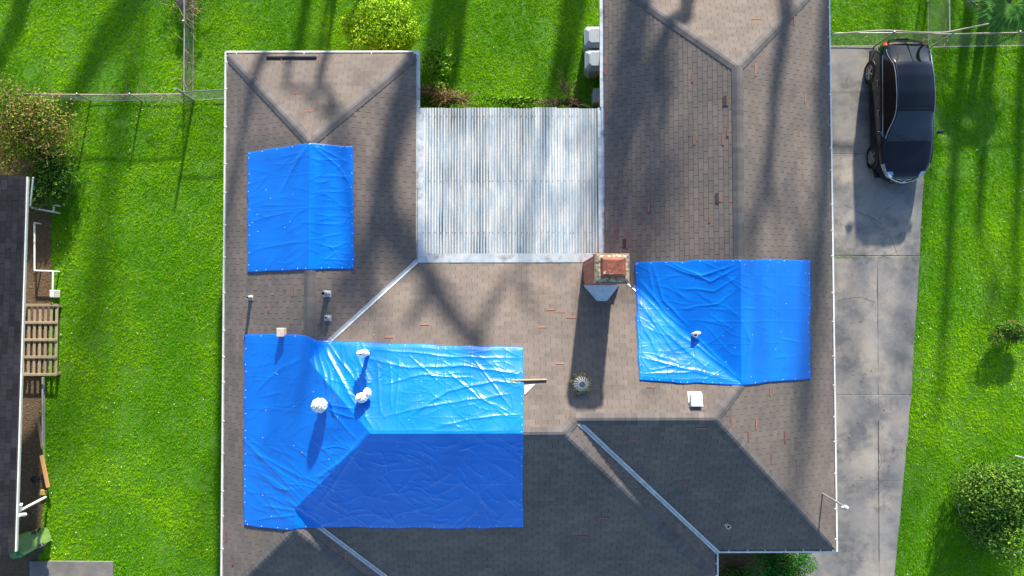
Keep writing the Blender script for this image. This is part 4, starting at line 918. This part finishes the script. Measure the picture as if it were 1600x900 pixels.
chainlink('chainlink_fence', 'chain-link fence between the right roof eave and the car', [P(1278, 73), P(1365, 73)], 1.15, (1,), 'galv', 1.22, seed=4)
chainlink('chainlink_fence', 'chain-link gate and fence behind the car towards the palm', [P(1366, 73) + Vector((.06, 0, 0)), P(1448, 75), P(1520, 73), P(1700, 72)], 1.15, (.253, .55, 1), 'rail_tan', 1.22, vines=35, seed=5)
chainlink('chainlink_fence', 'chain-link fence running to the picture top beside the palm', [P(1449, 73) + Vector((0, .06, 0)), P(1447, -60)], 1.15, (.5, 1), 'galv', 1.22, vines=12, seed=6)
# heap of dry brush at the top of the left fence
e = empty('brush_pile', P(300, 2), 0, 'tangle of dry brush at the top of the left fence', 'brush'); m = MB(); rg = random.Random(77)
for _ in range(110):
    p = Vector((rg.gauss(-.1, .35), rg.gauss(.1, .35), abs(rg.gauss(.35, .25)))); d = Vector((rg.uniform(-1, 1), rg.uniform(-1, 1), rg.uniform(-.3, .3))).normalized(); l = rg.uniform(.2, .7)
    m.tube([p - d * l / 2, p + Vector((rg.gauss(0, .03), rg.gauss(0, .03), .03)), p + d * l / 2], [.012, .009, .005], 4, False)
m.build('twigs', M['twig'], e, recalc=False)
m = MB(); m.add(*crumple(Vector((-.12, -.25, .45)), .16, .18, .12, 6)); m.build('old_stump_wood', M['bark'], e)
# long pale branch across the top-right fence
bp = [P(1300, 53.5, 1.17), P(1340, 50, 1.19), P(1385, 47.5, 1.22), P(1430, 50, 1.2), P(1475, 50.5, 1.22), P(1510, 44, 1.35), P(1545, 37, 1.55)]
tag(MB().tube(smooth_path(bp), .022, 6).build('fallen_branch', M['rail_tan'], smooth=True), 'long pale branch lying along the top-right fence', 'branch')

# ================================================================== palm at the top right corner
pb = P(1574, 3, 1.1); pb.z = 0; e = empty('fan_palm', pb, 0, 'green fan palm in the top right corner', 'palm'); m = MB(); m.tube([(0, 0, -.1), (.02, 0, .6), (0, .02, 1.1)], [.17, .15, .12], 10); m.build('trunk', M['bark'], e)
rg = np.random.default_rng(21)
def fan(center, d, size, nseg, cols, name, seed):
    rr = np.random.default_rng(seed); d = Vector(d).normalized(); side = d.cross(Vector((0, 0, 1))).normalized(); v = []; f = []; c = []
    for i in range(nseg):
        a = (i / (nseg - 1) - .5) * 3.7; dv = d * math.cos(a) + side * math.sin(a); l = size * (.75 + .25 * math.cos(a)) * rr.uniform(.9, 1.08); w = .028; pr = Vector((-dv.y, dv.x, 0)) * w; b = len(v)
        p0 = center; p1 = center + dv * l * .5 + Vector((0, 0, .05)); p2 = center + dv * l + Vector((0, 0, -.16 - rr.random() * .12))
        v += [p0, p1 + pr, p1 + Vector((0, 0, -.02)), p1 - pr, p2]; f += [(b, b + 1, b + 2), (b, b + 2, b + 3), (b + 1, b + 4, b + 2), (b + 2, b + 4, b + 3)]; cc = cols * rr.uniform(.7, 1.3); c += [cc] * 5
    return link(name, np_mesh(name, np.array([tuple(p) for p in v]), np.array(f), np.array(c)), M['leaf'], e)
for i, (a, el_, l) in enumerate(((255, .2, .75), (215, .3, .7), (295, .3, .72), (180, .5, .6), (335, .4, .65), (120, .6, .6), (60, .6, .6), (20, .5, .6), (235, .9, .45), (280, .9, .45))):
    d = Vector((math.cos(R(a)) * math.cos(el_), math.sin(R(a)) * math.cos(el_), math.sin(el_))); c = Vector((0, 0, 1.05)) + d * l * .55
    fan(c, (d.x, d.y, 0), .95, 32, np.array([.10, .26, .035]), 'frond', i); MB().tube([(0, 0, 1.0), tuple(c)], [.02, .012], 5).build('stalk', M['bin_lime'], e)
de = empty('dead_frond', Vector((*P(1512, 2, .75)[:2], 0)), 0, 'grey dried palm frond hanging left of the fan palm', 'frond'); v = []; f = []; c = []; rr = random.Random(6)
sp = [Vector((0, .15, .75)), Vector((.25, -.15, .8)), Vector((.55, -.42, .75)), Vector((.85, -.62, .6)), Vector((1.0, -.7, .45))]
for i in range(130):
    t = rr.random() * 3.99; k = int(t); p = sp[k].lerp(sp[k + 1], t - k); d = (sp[k + 1] - sp[k]).normalized(); s = rr.choice((-1, 1)); q = d.cross(Vector((0, 0, 1))) * s * .9 + d * .5 + Vector((0, 0, rr.uniform(-.6, .1))); q.normalize(); l = rr.uniform(.15, .30); b = len(v)
    v += [p - d * .012, p + d * .012, p + q * l]; f.append((b, b + 1, b + 2)); g_ = rr.uniform(.6, 1.3); c += [(.14 * g_, .14 * g_, .15 * g_)] * 3
link('leaflets', np_mesh('leaflets', np.array([tuple(p) for p in v]), np.array(f), np.array(c)), M['leaf'], de); MB().tube(sp, .014, 5).build('spine', M['twig'], de)

# ================================================================== grey bins beside the right wing, small box
def grey_bin(X, Y, label):
    b = P(X, Y, 1.0); e = empty('storage_bin', (b.x, b.y, 0), 0, label, 'bin', 'grey bins beside the right wing')
    def frus(a, h0, bb, h1, mat, name, ch=.12):
        def ring(w, l, z): return [(-w + ch, -l, z), (w - ch, -l, z), (w, -l + ch, z), (w, l - ch, z), (w - ch, l, z), (-w + ch, l, z), (-w, l - ch, z), (-w, -l + ch, z)]
        v = ring(*a, h0) + ring(*bb, h1); MB().add(v, [tuple(range(7, -1, -1)), tuple(range(8, 16))] + [(i, (i + 1) % 8, 8 + (i + 1) % 8, 8 + i) for i in range(8)]).build(name, mat, e)
    frus((.25, .27), 0, (.30, .325), .90, M['bin_grey'], 'body'); frus((.325, .345), .905, (.32, .34), .96, M['bin_grey'], 'lid_rim'); frus((.31, .33), .962, (.19, .21), 1.10, M['bin_grey'], 'lid', .07)
    MB().box((-.33, 0, .80), (.04, .3, .03), None, 1, .01).build('handle', M['trim'], e)
grey_bin(929, 57.5, 'upper of the two grey bins beside the right roof\'s left eave'); grey_bin(930, 93.5, 'lower of the two grey bins beside the right roof\'s left eave')
b = P(931, 150, .5); e = empty('utility_box', (b.x + .05, b.y, 0), 0, 'small grey utility box by the patio cover\'s upper right corner', 'box'); MB().box((0, 0, .28), (.26, .42, .56), None, 1, .02).build('casing', M['pvc'], e); MB().box((0, 0, .575), (.30, .46, .025), None, 1, .008).build('lid', M['lead'], e)
# ================================================================== neighbour's house on the left
nb = empty('neighbour_house', (0, 0, 0), 0, 'neighbouring house with dark slate-coloured shingle roof at the left edge', 'house')
NA, NB_ = P(44, 276, 2.6), P(26, 862, 2.6); nd = (NB_ - NA).normalized(); nw = Vector((nd.y, -nd.x, 0)).normalized()
if nw.x > 0: nw = -nw
NP = .42; nup = (nw + Vector((0, 0, NP))).normalized(); LEN = (NB_ - NA).length
n_n = nd.cross(nup); n_n = n_n if n_n.z > 0 else -n_n
hor = nd if nd.cross(nup).dot(n_n) > 0 else -nd
oA = NA + nw * .07 + Vector((0, 0, .03)); q = [oA, oA + nd * (LEN + .05), oA + nd * (LEN + .05) + nup * 5.0, oA + nup * 5.0]
mb = MB(); mb.add(q + [p - Vector((0, 0, .06)) for p in q], [(0, 1, 2, 3), (7, 6, 5, 4), (0, 4, 5, 1), (1, 5, 6, 2), (2, 6, 7, 3), (3, 7, 4, 0)]); nslope = mb.build('roof_slope', M['deck'], nb)
# far slope, gable ends and walls
w2 = oA + nup * 5.0; q2 = [w2, w2 + nd * (LEN + .05)]; dn = (nw - Vector((0, 0, NP))).normalized()
mb = MB(); r4 = [q2[0], q2[1], q2[1] + dn * 5, q2[0] + dn * 5]; mb.add(r4 + [p - Vector((0, 0, .06)) for p in r4], [(0, 1, 2, 3), (7, 6, 5, 4), (0, 4, 5, 1), (1, 5, 6, 2), (2, 6, 7, 3), (3, 7, 4, 0)]); mb.build('roof_slope', M['nshingle'], nb)
wa = NA + nw * 2.3 + nd * .3; wb = NB_ + nw * 2.3 - nd * .3; wd_ = nw * 6.4
MB().prism([wa[:2], wb[:2], (wb + wd_)[:2], (wa + wd_)[:2]], -.05, 2.55).build('wall', M['soffit'], nb)
tabs = make_tabs(oA, hor, nup, n_n, q, 99, .14, .30); cand = []; rest = []
for td in tabs:
    u = sum(p[0] for p in td[0]) / len(td[0]); w = sum(p[1] for p in td[0]) / len(td[0]); ctr = oA + hor * u + nup * w; X, Y = px_of(ctr); (cand if td[1] and X > 2 and 2 < Y < 898 else rest).append((td, ctr))
cand.sort(key=lambda e: -e[1].x); rest += cand[300:]
bm2 = MB(); u2 = (.30 - GAP) / 2; bm2.add([(-u2, 0, .016), (u2, 0, .016), (u2, .144, .003), (-u2, .144, .003), (-u2, 0, .001), (u2, 0, .001), (u2, .144, .001), (-u2, .144, .001)], [(0, 1, 2, 3), (0, 4, 5, 1), (1, 5, 6, 2), (2, 6, 7, 3), (3, 7, 4, 0)])
_p = bm2.build('shingle', M['nshingle_piece']); P2 = _p.data; bpy.data.objects.remove(_p); Mx = Matrix((hor, nup, n_n)).transposed().to_4x4()
for td, ctr in cand[:300]:
    ob = bpy.data.objects.new('shingle', P2); COL.objects.link(ob); ob.parent = nslope; mm = Mx.copy(); mm.translation = oA + hor * (td[2] + u2) + nup * td[3]; ob.matrix_local = mm
mb = MB(); rg = random.Random(6)
for td, ctr in rest: tab_mesh(mb, td, oA, hor, nup, n_n, rg.uniform(.6, 1.5))
tag(mb.build('shingles', M['nshingle'], nb, recalc=False), kind='stuff')
GW = [(-.15, 2.60), (-.15, 2.50), (-.03, 2.50), (-.01, 2.60), (-.04, 2.605), (-.044, 2.57), (-.12, 2.57), (-.12, 2.60)]
gm = MB(); gm.sweep(GW, NA, NB_, -nw); ng = gm.build('gutter', M['white'], nb)
s0 = NA + nd * .0; gm = MB(); p0, p1 = P(52, 277, 2.5), P(47, 322, 2.3); gm.tube([p0, p1], .022, 8); gm.build('gutter_end_bracket', M['white'], ng)
a, b = P(31, 798, 2.3), P(71, 777, .2); m = MB(); m.tube([NB_ + Vector((.0, 1.3, -.15)), a, b], .042, 8); m.build('downspout', M['white'], nb)
MB().tube([P(30, 805, 2.5), P(40, 804, 2.3)], .05, 8).build('gutter_outlet', M['white'], ng)
# white handrails beside it
def rail_path(name, label, pts, z, r=.024):
    e = empty(name, (pts[0].x, pts[0].y, 0), 0, label, 'handrail'); o = Vector(pts[0]); pp = [Vector((p.x, p.y, z)) - Vector((o.x, o.y, 0)) for p in pts]
    m = MB()
    for i in range(len(pp) - 1): m.tube([pp[i], pp[i + 1]], r, 8)
    m.build('rail', M['white'], e)
    for p in pp: MB().tube([Vector((p.x, p.y, -.05)), Vector((p.x, p.y, z))], r * .9, 8).build('post', M['white'], e)
    return e
z = .32
rail_path('handrail', 'short white handrail stub near the neighbour\'s upper roof corner', [P(47, 324, z), P(84, 331, z), P(84, 320, z)], z, .03)
rail_path('handrail', 'stepped white handrail above the wooden lattice on the left', [P(54, 348, z), P(54, 423, z), P(83, 424, z), P(82, 464, z)], z, .028)
p = P(80, 459, .36); MB().box((p.x, p.y, .18), (.13, .24, .36), None, 1, .02).build('newel_block', M['white']); tag(bpy.data.objects['newel_block'], 'white block at the lower end of the stepped handrail', 'newel')
# wooden lattice (old steps) next to the eave
la, lb = P(34, 475, .26), P(88.5, 587, .26); e = empty('wooden_lattice', (la.x, lb.y, 0), 0, 'weathered wooden slatted panel beside the neighbour\'s gutter', 'lattice'); W_, H_ = lb.x - la.x, la.y - lb.y
for i in range(7): MB().box((.045 + (W_ - .09) * i / 6, H_ / 2, .225), (.085, H_ - .02, .03), None, 1, .006).build('slat', M['pallet'], e)
for j in range(5): MB().box((W_ / 2, .04 + (H_ - .08) * j / 4, .257), (W_, .085, .03), None, 1, .006).build('crossbar', M['pallet'], e)
for i in (0, 1):
    for j in (0, 1): MB().box((.06 + (W_ - .12) * i, .06 + (H_ - .12) * j, .10), (.08, .08, .21)).build('leg', M['pallet'], e)
# boards and odds and ends along the bed
def board(name, pts, w, t, z, mat, label, cat='board'):
    a, b = P(*pts[0], z), P(*pts[1], z); d = b - a; c = (a + b) / 2; m = MB(); m.box((0, 0, 0), (d.length, w, t), None, 1, .006); o = m.build(name, mat); o.location = (c.x, c.y, z - t / 2); o.rotation_euler = (0, 0, math.atan2(d.y, d.x)); tag(o, label, cat)
board('timber_board', [(64, 712), (74.5, 762)], .11, .05, .28, M['orange_wood'], 'orange-brown fresh board leaning beside the left soil bed')
board('timber_board', [(58, 650), (66, 702)], .09, .04, .10, M['wood'], 'brown weathered board lying at the left soil bed\'s edge')
board('edging_board', [(66, 590), (66, 700)], .05, .12, .12, M['pvc'], 'long grey edging board along the left soil bed', 'edging')
board('edging_board', [(67, 695), (70, 735)], .06, .05, .15, M['bin_lime'], 'yellow-green strip of edging above the fresh board', 'edging')
board('plastic_block', [(62, 770), (71, 770)], .16, .10, .12, M['yellow'], 'small yellow block below the fresh board', 'block')
p = P(57, 748, .1); e = empty('black_pot', (p.x, p.y, 0), 0, 'small black plant pot lying by the fresh board', 'pot'); MB().lathe([(.07, 0), (.10, .20), (.115, .20), (.115, .22), (.09, .22), (.06, .02)], 16).build('pot', M['rubber'], e, smooth=True); MB().lathe([(.088, .17), (.001, .18)], 16).build('potting_soil', M['soil'], e)
# green wheeled bin tipped on its side
p = P(45, 847, .3); e = empty('wheeled_bin', (p.x, p.y, 0), R(22), 'green wheeled bin tipped over at the neighbour\'s lower roof corner', 'bin'); e.scale = (1.15, 1.15, 1.15)
def loft(rings, name, mat, bev=0):
    k = len(rings[0]); v = [q for r_ in rings for q in r_]; f = [tuple(range(k - 1, -1, -1)), tuple((len(rings) - 1) * k + i for i in range(k))] + [(j * k + i, j * k + (i + 1) % k, (j + 1) * k + (i + 1) % k, (j + 1) * k + i) for j in range(len(rings) - 1) for i in range(k)]
    return MB().add(v, f).build(name, mat, e)
def rr_ring(x, hw, hh, zc, r=.07): 
    return [(x, -hw + r, zc - hh), (x, hw - r, zc - hh), (x, hw, zc - hh + r), (x, hw, zc + hh - r), (x, hw - r, zc + hh), (x, -hw + r, zc + hh), (x, -hw, zc + hh - r), (x, -hw, zc - hh + r)]
loft([rr_ring(.46, .20, .20, .24), rr_ring(.40, .22, .22, .25), rr_ring(-.10, .27, .27, .28)], 'body', M['bin_lime']); loft([rr_ring(-.10, .29, .29, .29), rr_ring(-.16, .30, .30, .30)], 'rim', M['bin_green'])
loft([rr_ring(-.165, .29, .29, .29), rr_ring(-.62, .27, .10, .16), rr_ring(-.66, .25, .06, .12, .04)], 'lid', M['bin_green'])
for s in (-1, 1):
    w = MB(); w.lathe([(.05, -.025), (.11, -.025), (.12, -.01), (.12, .01), (.11, .025), (.05, .025)], 18, Matrix.Translation((.44, s * .235, .44)) @ Matrix.Rotation(R(90), 4, 'X')); w.build('wheel', M['rubber'], e, smooth=True)
MB().tube([(.44, -.22, .44), (.44, .22, .44)], .015, 8).build('axle', M['galv'], e)
MB().tube([(-.12, -.2, .58), (-.16, -.2, .63), (-.16, .2, .63), (-.12, .2, .58)], .014, 8).build('handle', M['bin_green'], e)

# ================================================================== black car on the driveway
car = empty('parked_car', (12.50, 6.16, .03), R(180.6), 'glossy black car parked at the top of the driveway', 'car'); car.scale = (.95, 1, 1)
ZT = [(-2.28, .62), (-2.22, .86), (-2.08, .99), (-1.95, 1.05), (-1.3, 1.35), (-.9, 1.43), (-.35, 1.465), (.1, 1.42), (.5, 1.25), (1.02, 1.0), (1.3, .955), (1.8, .86), (2.05, .77), (2.2, .66), (2.28, .52)]
WB = [(-2.28, .36), (-2.24, .50), (-2.15, .64), (-2.0, .755), (-1.75, .84), (-1.4, .885), (0, .895), (1.2, .89), (1.5, .87), (1.75, .82), (1.95, .73), (2.1, .60), (2.2, .45), (2.28, .22)]
ZB = [(-2.28, .58), (-2.2, .80), (-2.0, .96), (-1.4, .97), (0, .93), (1.0, .90), (1.6, .84), (2.0, .74), (2.2, .60), (2.28, .48)]
def itp(tb, y):
    ys = np.array([t[0] for t in tb]); zs = np.array([t[1] for t in tb]); v = np.interp(y, ys, zs)
    for d_ in (.03, .06): v = (v + np.interp(y - d_, ys, zs) + np.interp(y + d_, ys, zs)) / 3
    return v
NY, NSC = 190, 44
Ys = np.linspace(-2.28, 2.28, NY); zt, wbd, zb = itp(ZT, Ys), itp(WB, Ys), itp(ZB, Ys)
G_ = np.clip((zt - zb - .10) / .34, 0, 1); G_ = G_ * G_ * (3 - 2 * G_)
wg = wbd * .86 * (1 - G_) + np.minimum(.60, wbd * .80) * G_; ze = (zb + .55 * np.maximum(zt - zb, .01)) * (1 - G_) + (zt - .055) * G_
S = np.linspace(0, 1, NSC)
def sect(i):
    w, b, g, e_, t = wbd[i], zb[i], wg[i], ze[i], zt[i]; low = .22 + .10 * max(0, abs(Ys[i]) - 1.95) / .3
    key = [(0, w * .94, low), (.12, w * .97, low + .06), (.24, w, .5 * (low + b)), (.34, w * .995, b - .10), (.42, w * .97, b - .01), (.46, w * .945, b + .012), (.74, g + .02, e_ - .02), (.80, g - .03, e_ + .015), (.90, g * .5, e_ + (t - e_) * .75 + .0), (1, 0, t)]
    ks = [k[0] for k in key]; return np.interp(S, ks, [k[1] for k in key]), np.interp(S, ks, [k[2] for k in key])
HX = np.zeros((NY, NSC)); HZ = np.zeros((NY, NSC))
for i in range(NY): HX[i], HZ[i] = sect(i)
for _ in range(2):
    HX[:, 1:-1] = (HX[:, :-2] + 2 * HX[:, 1:-1] + HX[:, 2:]) / 4; HZ[:, 1:-1] = (HZ[:, :-2] + 2 * HZ[:, 1:-1] + HZ[:, 2:]) / 4
FX = np.concatenate([HX, -HX[:, -2::-1]], 1); FZ = np.concatenate([HZ, HZ[:, -2::-1]], 1); NC = FX.shape[1]
SS = np.concatenate([S, S[-2::-1]]); VY = np.repeat(Ys[:, None], NC, 1)
verts = np.stack([FX, VY, FZ], -1).reshape(-1, 3); idx = np.arange(NY * NC).reshape(NY, NC)
quads = np.stack([idx[:-1, :-1], idx[1:, :-1], idx[1:, 1:], idx[:-1, 1:]], -1)[:, :, ::-1]
fc = lambda A_: (A_[:-1, :-1] + A_[1:, :-1] + A_[1:, 1:] + A_[:-1, 1:]) / 4
cy_, cx_, cs_ = fc(VY), fc(FX), fc(np.repeat(SS[None, :], NY, 0)); gi = fc(np.repeat(G_[:, None], NC, 1)); wgc = fc(np.repeat(wg[:, None], NC, 1))
side = (cs_ > .475) & (cs_ < .735) & (gi > .30) & (cy_ > -1.72) & (cy_ < .80) & ~((cy_ > -.43) & (cy_ < -.35))
wind = (cs_ > .80) & (cy_ > .20) & (cy_ < 1.06); rear = (cs_ > .81) & (cy_ < -1.34) & (cy_ > -2.0); sunr = (cs_ > .865) & (cy_ > -.95) & (cy_ < .08)
head = (cs_ > .36) & (cs_ < .84) & (cy_ > 1.72 + .25 * (cs_ > .6)) & (cy_ < 2.14) & (np.abs(cx_) > .44); tail = (cs_ > .34) & (cs_ < .66) & (cy_ < -2.02) & (np.abs(cx_) > .48)
grl = (cy_ > 2.155) & (np.abs(cx_) < .46) & (cs_ > .45); oth = side | wind | rear | sunr | head | tail | grl
def car_part(name, mask, mat, split=None):
    def go(mk):
        f = quads[mk]; u, inv = np.unique(f, return_inverse=True); me = np_mesh(name, verts[u], inv.reshape(f.shape), smooth=True); return link(name, me, mat, car)
    if split:
        go(mask & (cx_ > 0)); return go(mask & (cx_ < 0))
    return go(mask)
body = car_part('body', ~oth, M['paint']); car_part('windshield', wind, M['windshield']); car_part('rear_window', rear, M['glass']); car_part('sunroof', sunr, M['glass'])
for lo, hi in ((-1.72, -.39), (-.39, .80)): car_part('side_window', side & (cy_ > lo) & (cy_ < hi), M['glass'], True)
car_part('headlight', head, M['lamp'], True); car_part('tail_light', tail, M['red'], True); car_part('grille', grl, M['trim'])
MB().prism([(-.8, -2.1), (.8, -2.1), (.84, -1.6), (.84, 1.6), (.72, 2.05), (-.72, 2.05), (-.84, 1.6), (-.84, -1.6)], .16, .26).build('underbody', M['trim'], car)
def sline(s, ya, yb, off=.008, sg=1):
    out = []; j = min(range(NSC), key=lambda k: abs(S[k] - s))
    for i in range(NY):
        if ya <= Ys[i] <= yb: out.append((sg * (HX[i, j] + off), Ys[i], HZ[i, j] + off * .6))
    return out[::2]
for sg in (-1, 1):
    MB().tube(sline(.755, -1.85, 1.0, .006, sg), .011, 6).build('window_trim', M['chrome'], car, smooth=True)
    MB().tube(sline(.465, -1.70, .92, .006, sg), .009, 6).build('belt_trim', M['chrome'], car, smooth=True)
    MB().tube(sline(.80, -1.25, .30, .006, sg), .010, 6).build('roof_rail', M['trim'], car, smooth=True)
    for yy in (-.85, .12): MB().box((sg * .905, yy, .80), (.03, .20, .026), None, 1, .01).build('door_handle', M['chrome'], car)
    m = MB(); m.add(*crumple(Vector((sg * 1.02, .78, 1.0)), .10, .07, .075, 0)); mr = m.build('mirror', M['paint'], car, smooth=True)
    me = mr.data; ctr = Vector((sg * 1.02, .78, 1.0))
    for vtx in me.vertices:
        d = vtx.co - ctr; d = Vector((d.x / .10, d.y / .07, d.z / .075)).normalized(); vtx.co = ctr + Vector((d.x * .115, d.y * .06, d.z * .07))
    MB().box((sg * .92, .80, .955), (.10, .05, .03), None, 1, .01).build('mirror_arm', M['trim'], mr)
    MB().add([(sg * 1.02 - .09, .715, .96), (sg * 1.02 + .09, .715, .96), (sg * 1.02 + .09, .715, 1.04), (sg * 1.02 - .09, .715, 1.04)], [(0, 1, 2, 3)]).build('mirror_glass', M['chrome'], mr)
    for yy in (-1.36, 1.40):
        Mw = Matrix.Translation((sg * .80, yy, .31)) @ Matrix.Rotation(R(90) * sg, 4, 'Y')
        w = MB(); w.lathe([(.20, -.10), (.29, -.10), (.315, -.07), (.32, 0), (.315, .08), (.295, .105), (.225, .105), (.21, .09)], 28, Mw, close=True); wh = w.build('wheel', M['rubber'], car, smooth=True)
        w = MB(); w.lathe([(.215, .06), (.222, .10), (.205, .098), (.20, .04), (.06, .03), (.001, .03)], 28, Mw)
        for k in range(5):
            g = 2 * math.pi * k / 5; w.box(Mw @ Vector((.125 * math.cos(g), .125 * math.sin(g), .085)), (.18, .05, .02), Mw.to_3x3() @ Matrix.Rotation(g, 3, 'Z'))
        w.lathe([(.05, .07), (.05, .105), (.001, .108)], 14, Mw); w.build('rim', M['galv'], wh, smooth=True)
        MB().lathe([(.37, -.06), (.37, .092), (.33, .096), (.33, -.06)], 28, Mw, close=True).build('wheel_arch', M['trim'], car, smooth=True)
    MB().tube([(sg * .12, 1.02, 1.02), (sg * .12 + .30, .92, 1.055), (sg * .12 + .52, .86, 1.075)], .009, 5).build('wiper', M['trim'], car)
for zz, yy in ((.50, 2.29), (.57, 2.255), (.635, 2.21)): MB().tube([(x_, yy - .42 * x_ * x_, zz + .03 * abs(x_)) for x_ in np.linspace(-.40, .40, 11)], .008, 6).build('grille_bar', M['chrome'], car, smooth=True)
MB().lathe([(.05, 0), (.05, .012), (.02, .02)], 16, Matrix.Translation((0, 2.262, .60)) @ Matrix.Rotation(R(-80), 4, 'X')).build('emblem', M['chrome'], car)
m = MB(); lp = [(x_, 2.285 - .62 * x_ * x_ , .60 + .10 * abs(x_)) for x_ in np.linspace(-.64, .64, 15)]; m.tube(lp, .020, 6); m.build('bumper_trim', M['chrome'], car, smooth=True)
MB().tube([(x_, .14, float(np.interp(.14, Ys, zt)) + .004 - .05 * (x_ / .55) ** 2) for x_ in np.linspace(-.55, .55, 9)], .006, 5).build('roof_seam', M['trim'], car)
p = MB(); p.box((0, -2.285, .70), (.46, .015, .13), None, 1, .006); p.build('plate', M['white'], car)

# ================================================================== tall bare trees north of the picture that throw the long shadows
def shadow_tree(pts, y0, r, seed, roof=True, twigs=6, limbs=()):
    """a leaning tree at depth y0; its trunk line is laid so that the sun throws it across these spots"""
    rg = random.Random(seed); q = []
    for k, (X, Y) in enumerate(pts):
        s = PR(X, Y) if roof else P(X, Y); yy = y0 + .5 * math.sin(k * 1.3 + seed); q.append(s + S_DIR * ((yy - s.y) / S_DIR.y))
    if q[0].z > .6: q = [Vector((q[0].x + (q[0].x - q[1].x) * .15, q[0].y, -.2))] + q
    else: q[0].z = -.2
    base = Vector((q[0].x, q[0].y, 0)); e = empty('tall_tree', base, 0, 'tall bare tree beyond the top of the picture', 'tree', 'tall trees beyond the top of the picture')
    pth = smooth_path([p - base for p in q], 4); n = len(pth); m = MB(); m.tube(pth, [r * (1.15 - .55 * i / (n - 1)) for i in range(n)], 9, True)
    top = (pth[-1] - pth[-2]).normalized()
    for lp_, lr in limbs:
        lq = []
        for k, (X, Y) in enumerate(lp_):
            s = PR(X, Y); yy = y0 + .5 * math.sin(k * .9 + 1); lq.append(s + S_DIR * ((yy - s.y) / S_DIR.y) - base)
        lpth = smooth_path(lq, 4); m.tube(lpth, [lr * (1.1 - .5 * i / len(lpth)) for i in range(len(lpth))], 8, True)
    def twig(p, d, l, rr, lv):
        pt = [p]
        for k in range(5): d = (d + Vector((rg.gauss(0, .16), rg.gauss(0, .16), rg.gauss(.04, .1)))).normalized(); pt.append(pt[-1] + d * l / 5)
        m.tube(pt, [rr * (1 - .13 * k) for k in range(6)], 6, False)
        if lv:
            for _ in range(2): twig(pt[rg.randint(2, 5)], (d + Vector((rg.gauss(0, .6), rg.gauss(0, .6), rg.gauss(.2, .3)))).normalized(), l * .65, rr * .6, lv - 1)
    for k in range(twigs):
        i = int(n * rg.uniform(.62, .99)); a = rg.uniform(0, 6.28); twig(pth[min(i, n - 1)], (top + Vector((math.cos(a), math.sin(a), .2)) * .8).normalized(), rg.uniform(1.2, 2.4), r * .38, 2)
    m.build('trunk', M['bark'], e, smooth=True, recalc=False)
ST = [([(655, 85), (640, 130), (612, 220), (592, 320), (572, 400), (545, 445)], 18, .36, 1, True, 5, [([(594, 310), (620, 375), (655, 412), (690, 470), (715, 505), (752, 550)], .36), ([(676, 440), (660, 470), (640, 505)], .19), ([(745, 535), (765, 480), (795, 430)], .15)]), ([(818, 408), (820, 450), (830, 490)], 20, .10, 5, True, 2),
      ([(1228, 10), (1212, 120), (1205, 220), (1190, 300), (1165, 385)], 19, .22, 6, True, 3), ([(1207, 220), (1238, 320), (1255, 390)], 20, .12, 7, True, 3), ([(985, 60), (968, 180), (962, 300), (958, 390)], 24, .36, 8, True, 3), ([(1000, 30), (1030, 110), (1040, 180)], 20, .26, 9, True, 2),
      ([(205, -20), (165, 60), (122, 140), (85, 205)], 21, .36, 10, False, 1), ([(40, -20), (14, 60), (-15, 130)], 20, .34, 11, False, 2), ([(722, -10), (715, 70), (707, 140)], 17, .26, 12, False, 0), ([(900, -10), (888, 60), (880, 115)], 21, .48, 13, False, 1), ([(525, -20), (519, 30), (512, 75)], 13, .10, 24, False, 2),
      ([(1505, 85), (1488, 300), (1478, 470), (1468, 600)], 15, .20, 14, False, 1), ([(1548, 85), (1536, 230), (1528, 360)], 14, .22, 15, False, 1), ([(1599, 85), (1590, 300), (1584, 500)], 16, .20, 16, False, 1),
      ([(1292, 40), (1287, 250), (1284, 430)], 25, .34, 17, True, 2), ([(1268, 470), (1256, 620), (1244, 800)], 29, .34, 18, True, 2), ([(412, 85), (388, 170), (368, 260)], 19, .17, 19, True, 3), ([(505, 100), (512, 140), (520, 185)], 17, .13, 20, True, 5), ([(452, 95), (478, 140), (500, 178)], 18, .10, 21, True, 4),
      ([(1425, 420), (1415, 560), (1405, 700)], 27, .14, 22, False, 3), ([(1340, 420), (1334, 600), (1328, 800)], 30, .16, 26, False, 3), ([(1075, 0), (1060, 25), (1040, 50)], 16, .22, 27, True, 4), ([(165, 330), (160, 400), (150, 500)], 34, .22, 28, False, 6)]
for args in ST: shadow_tree(*args)
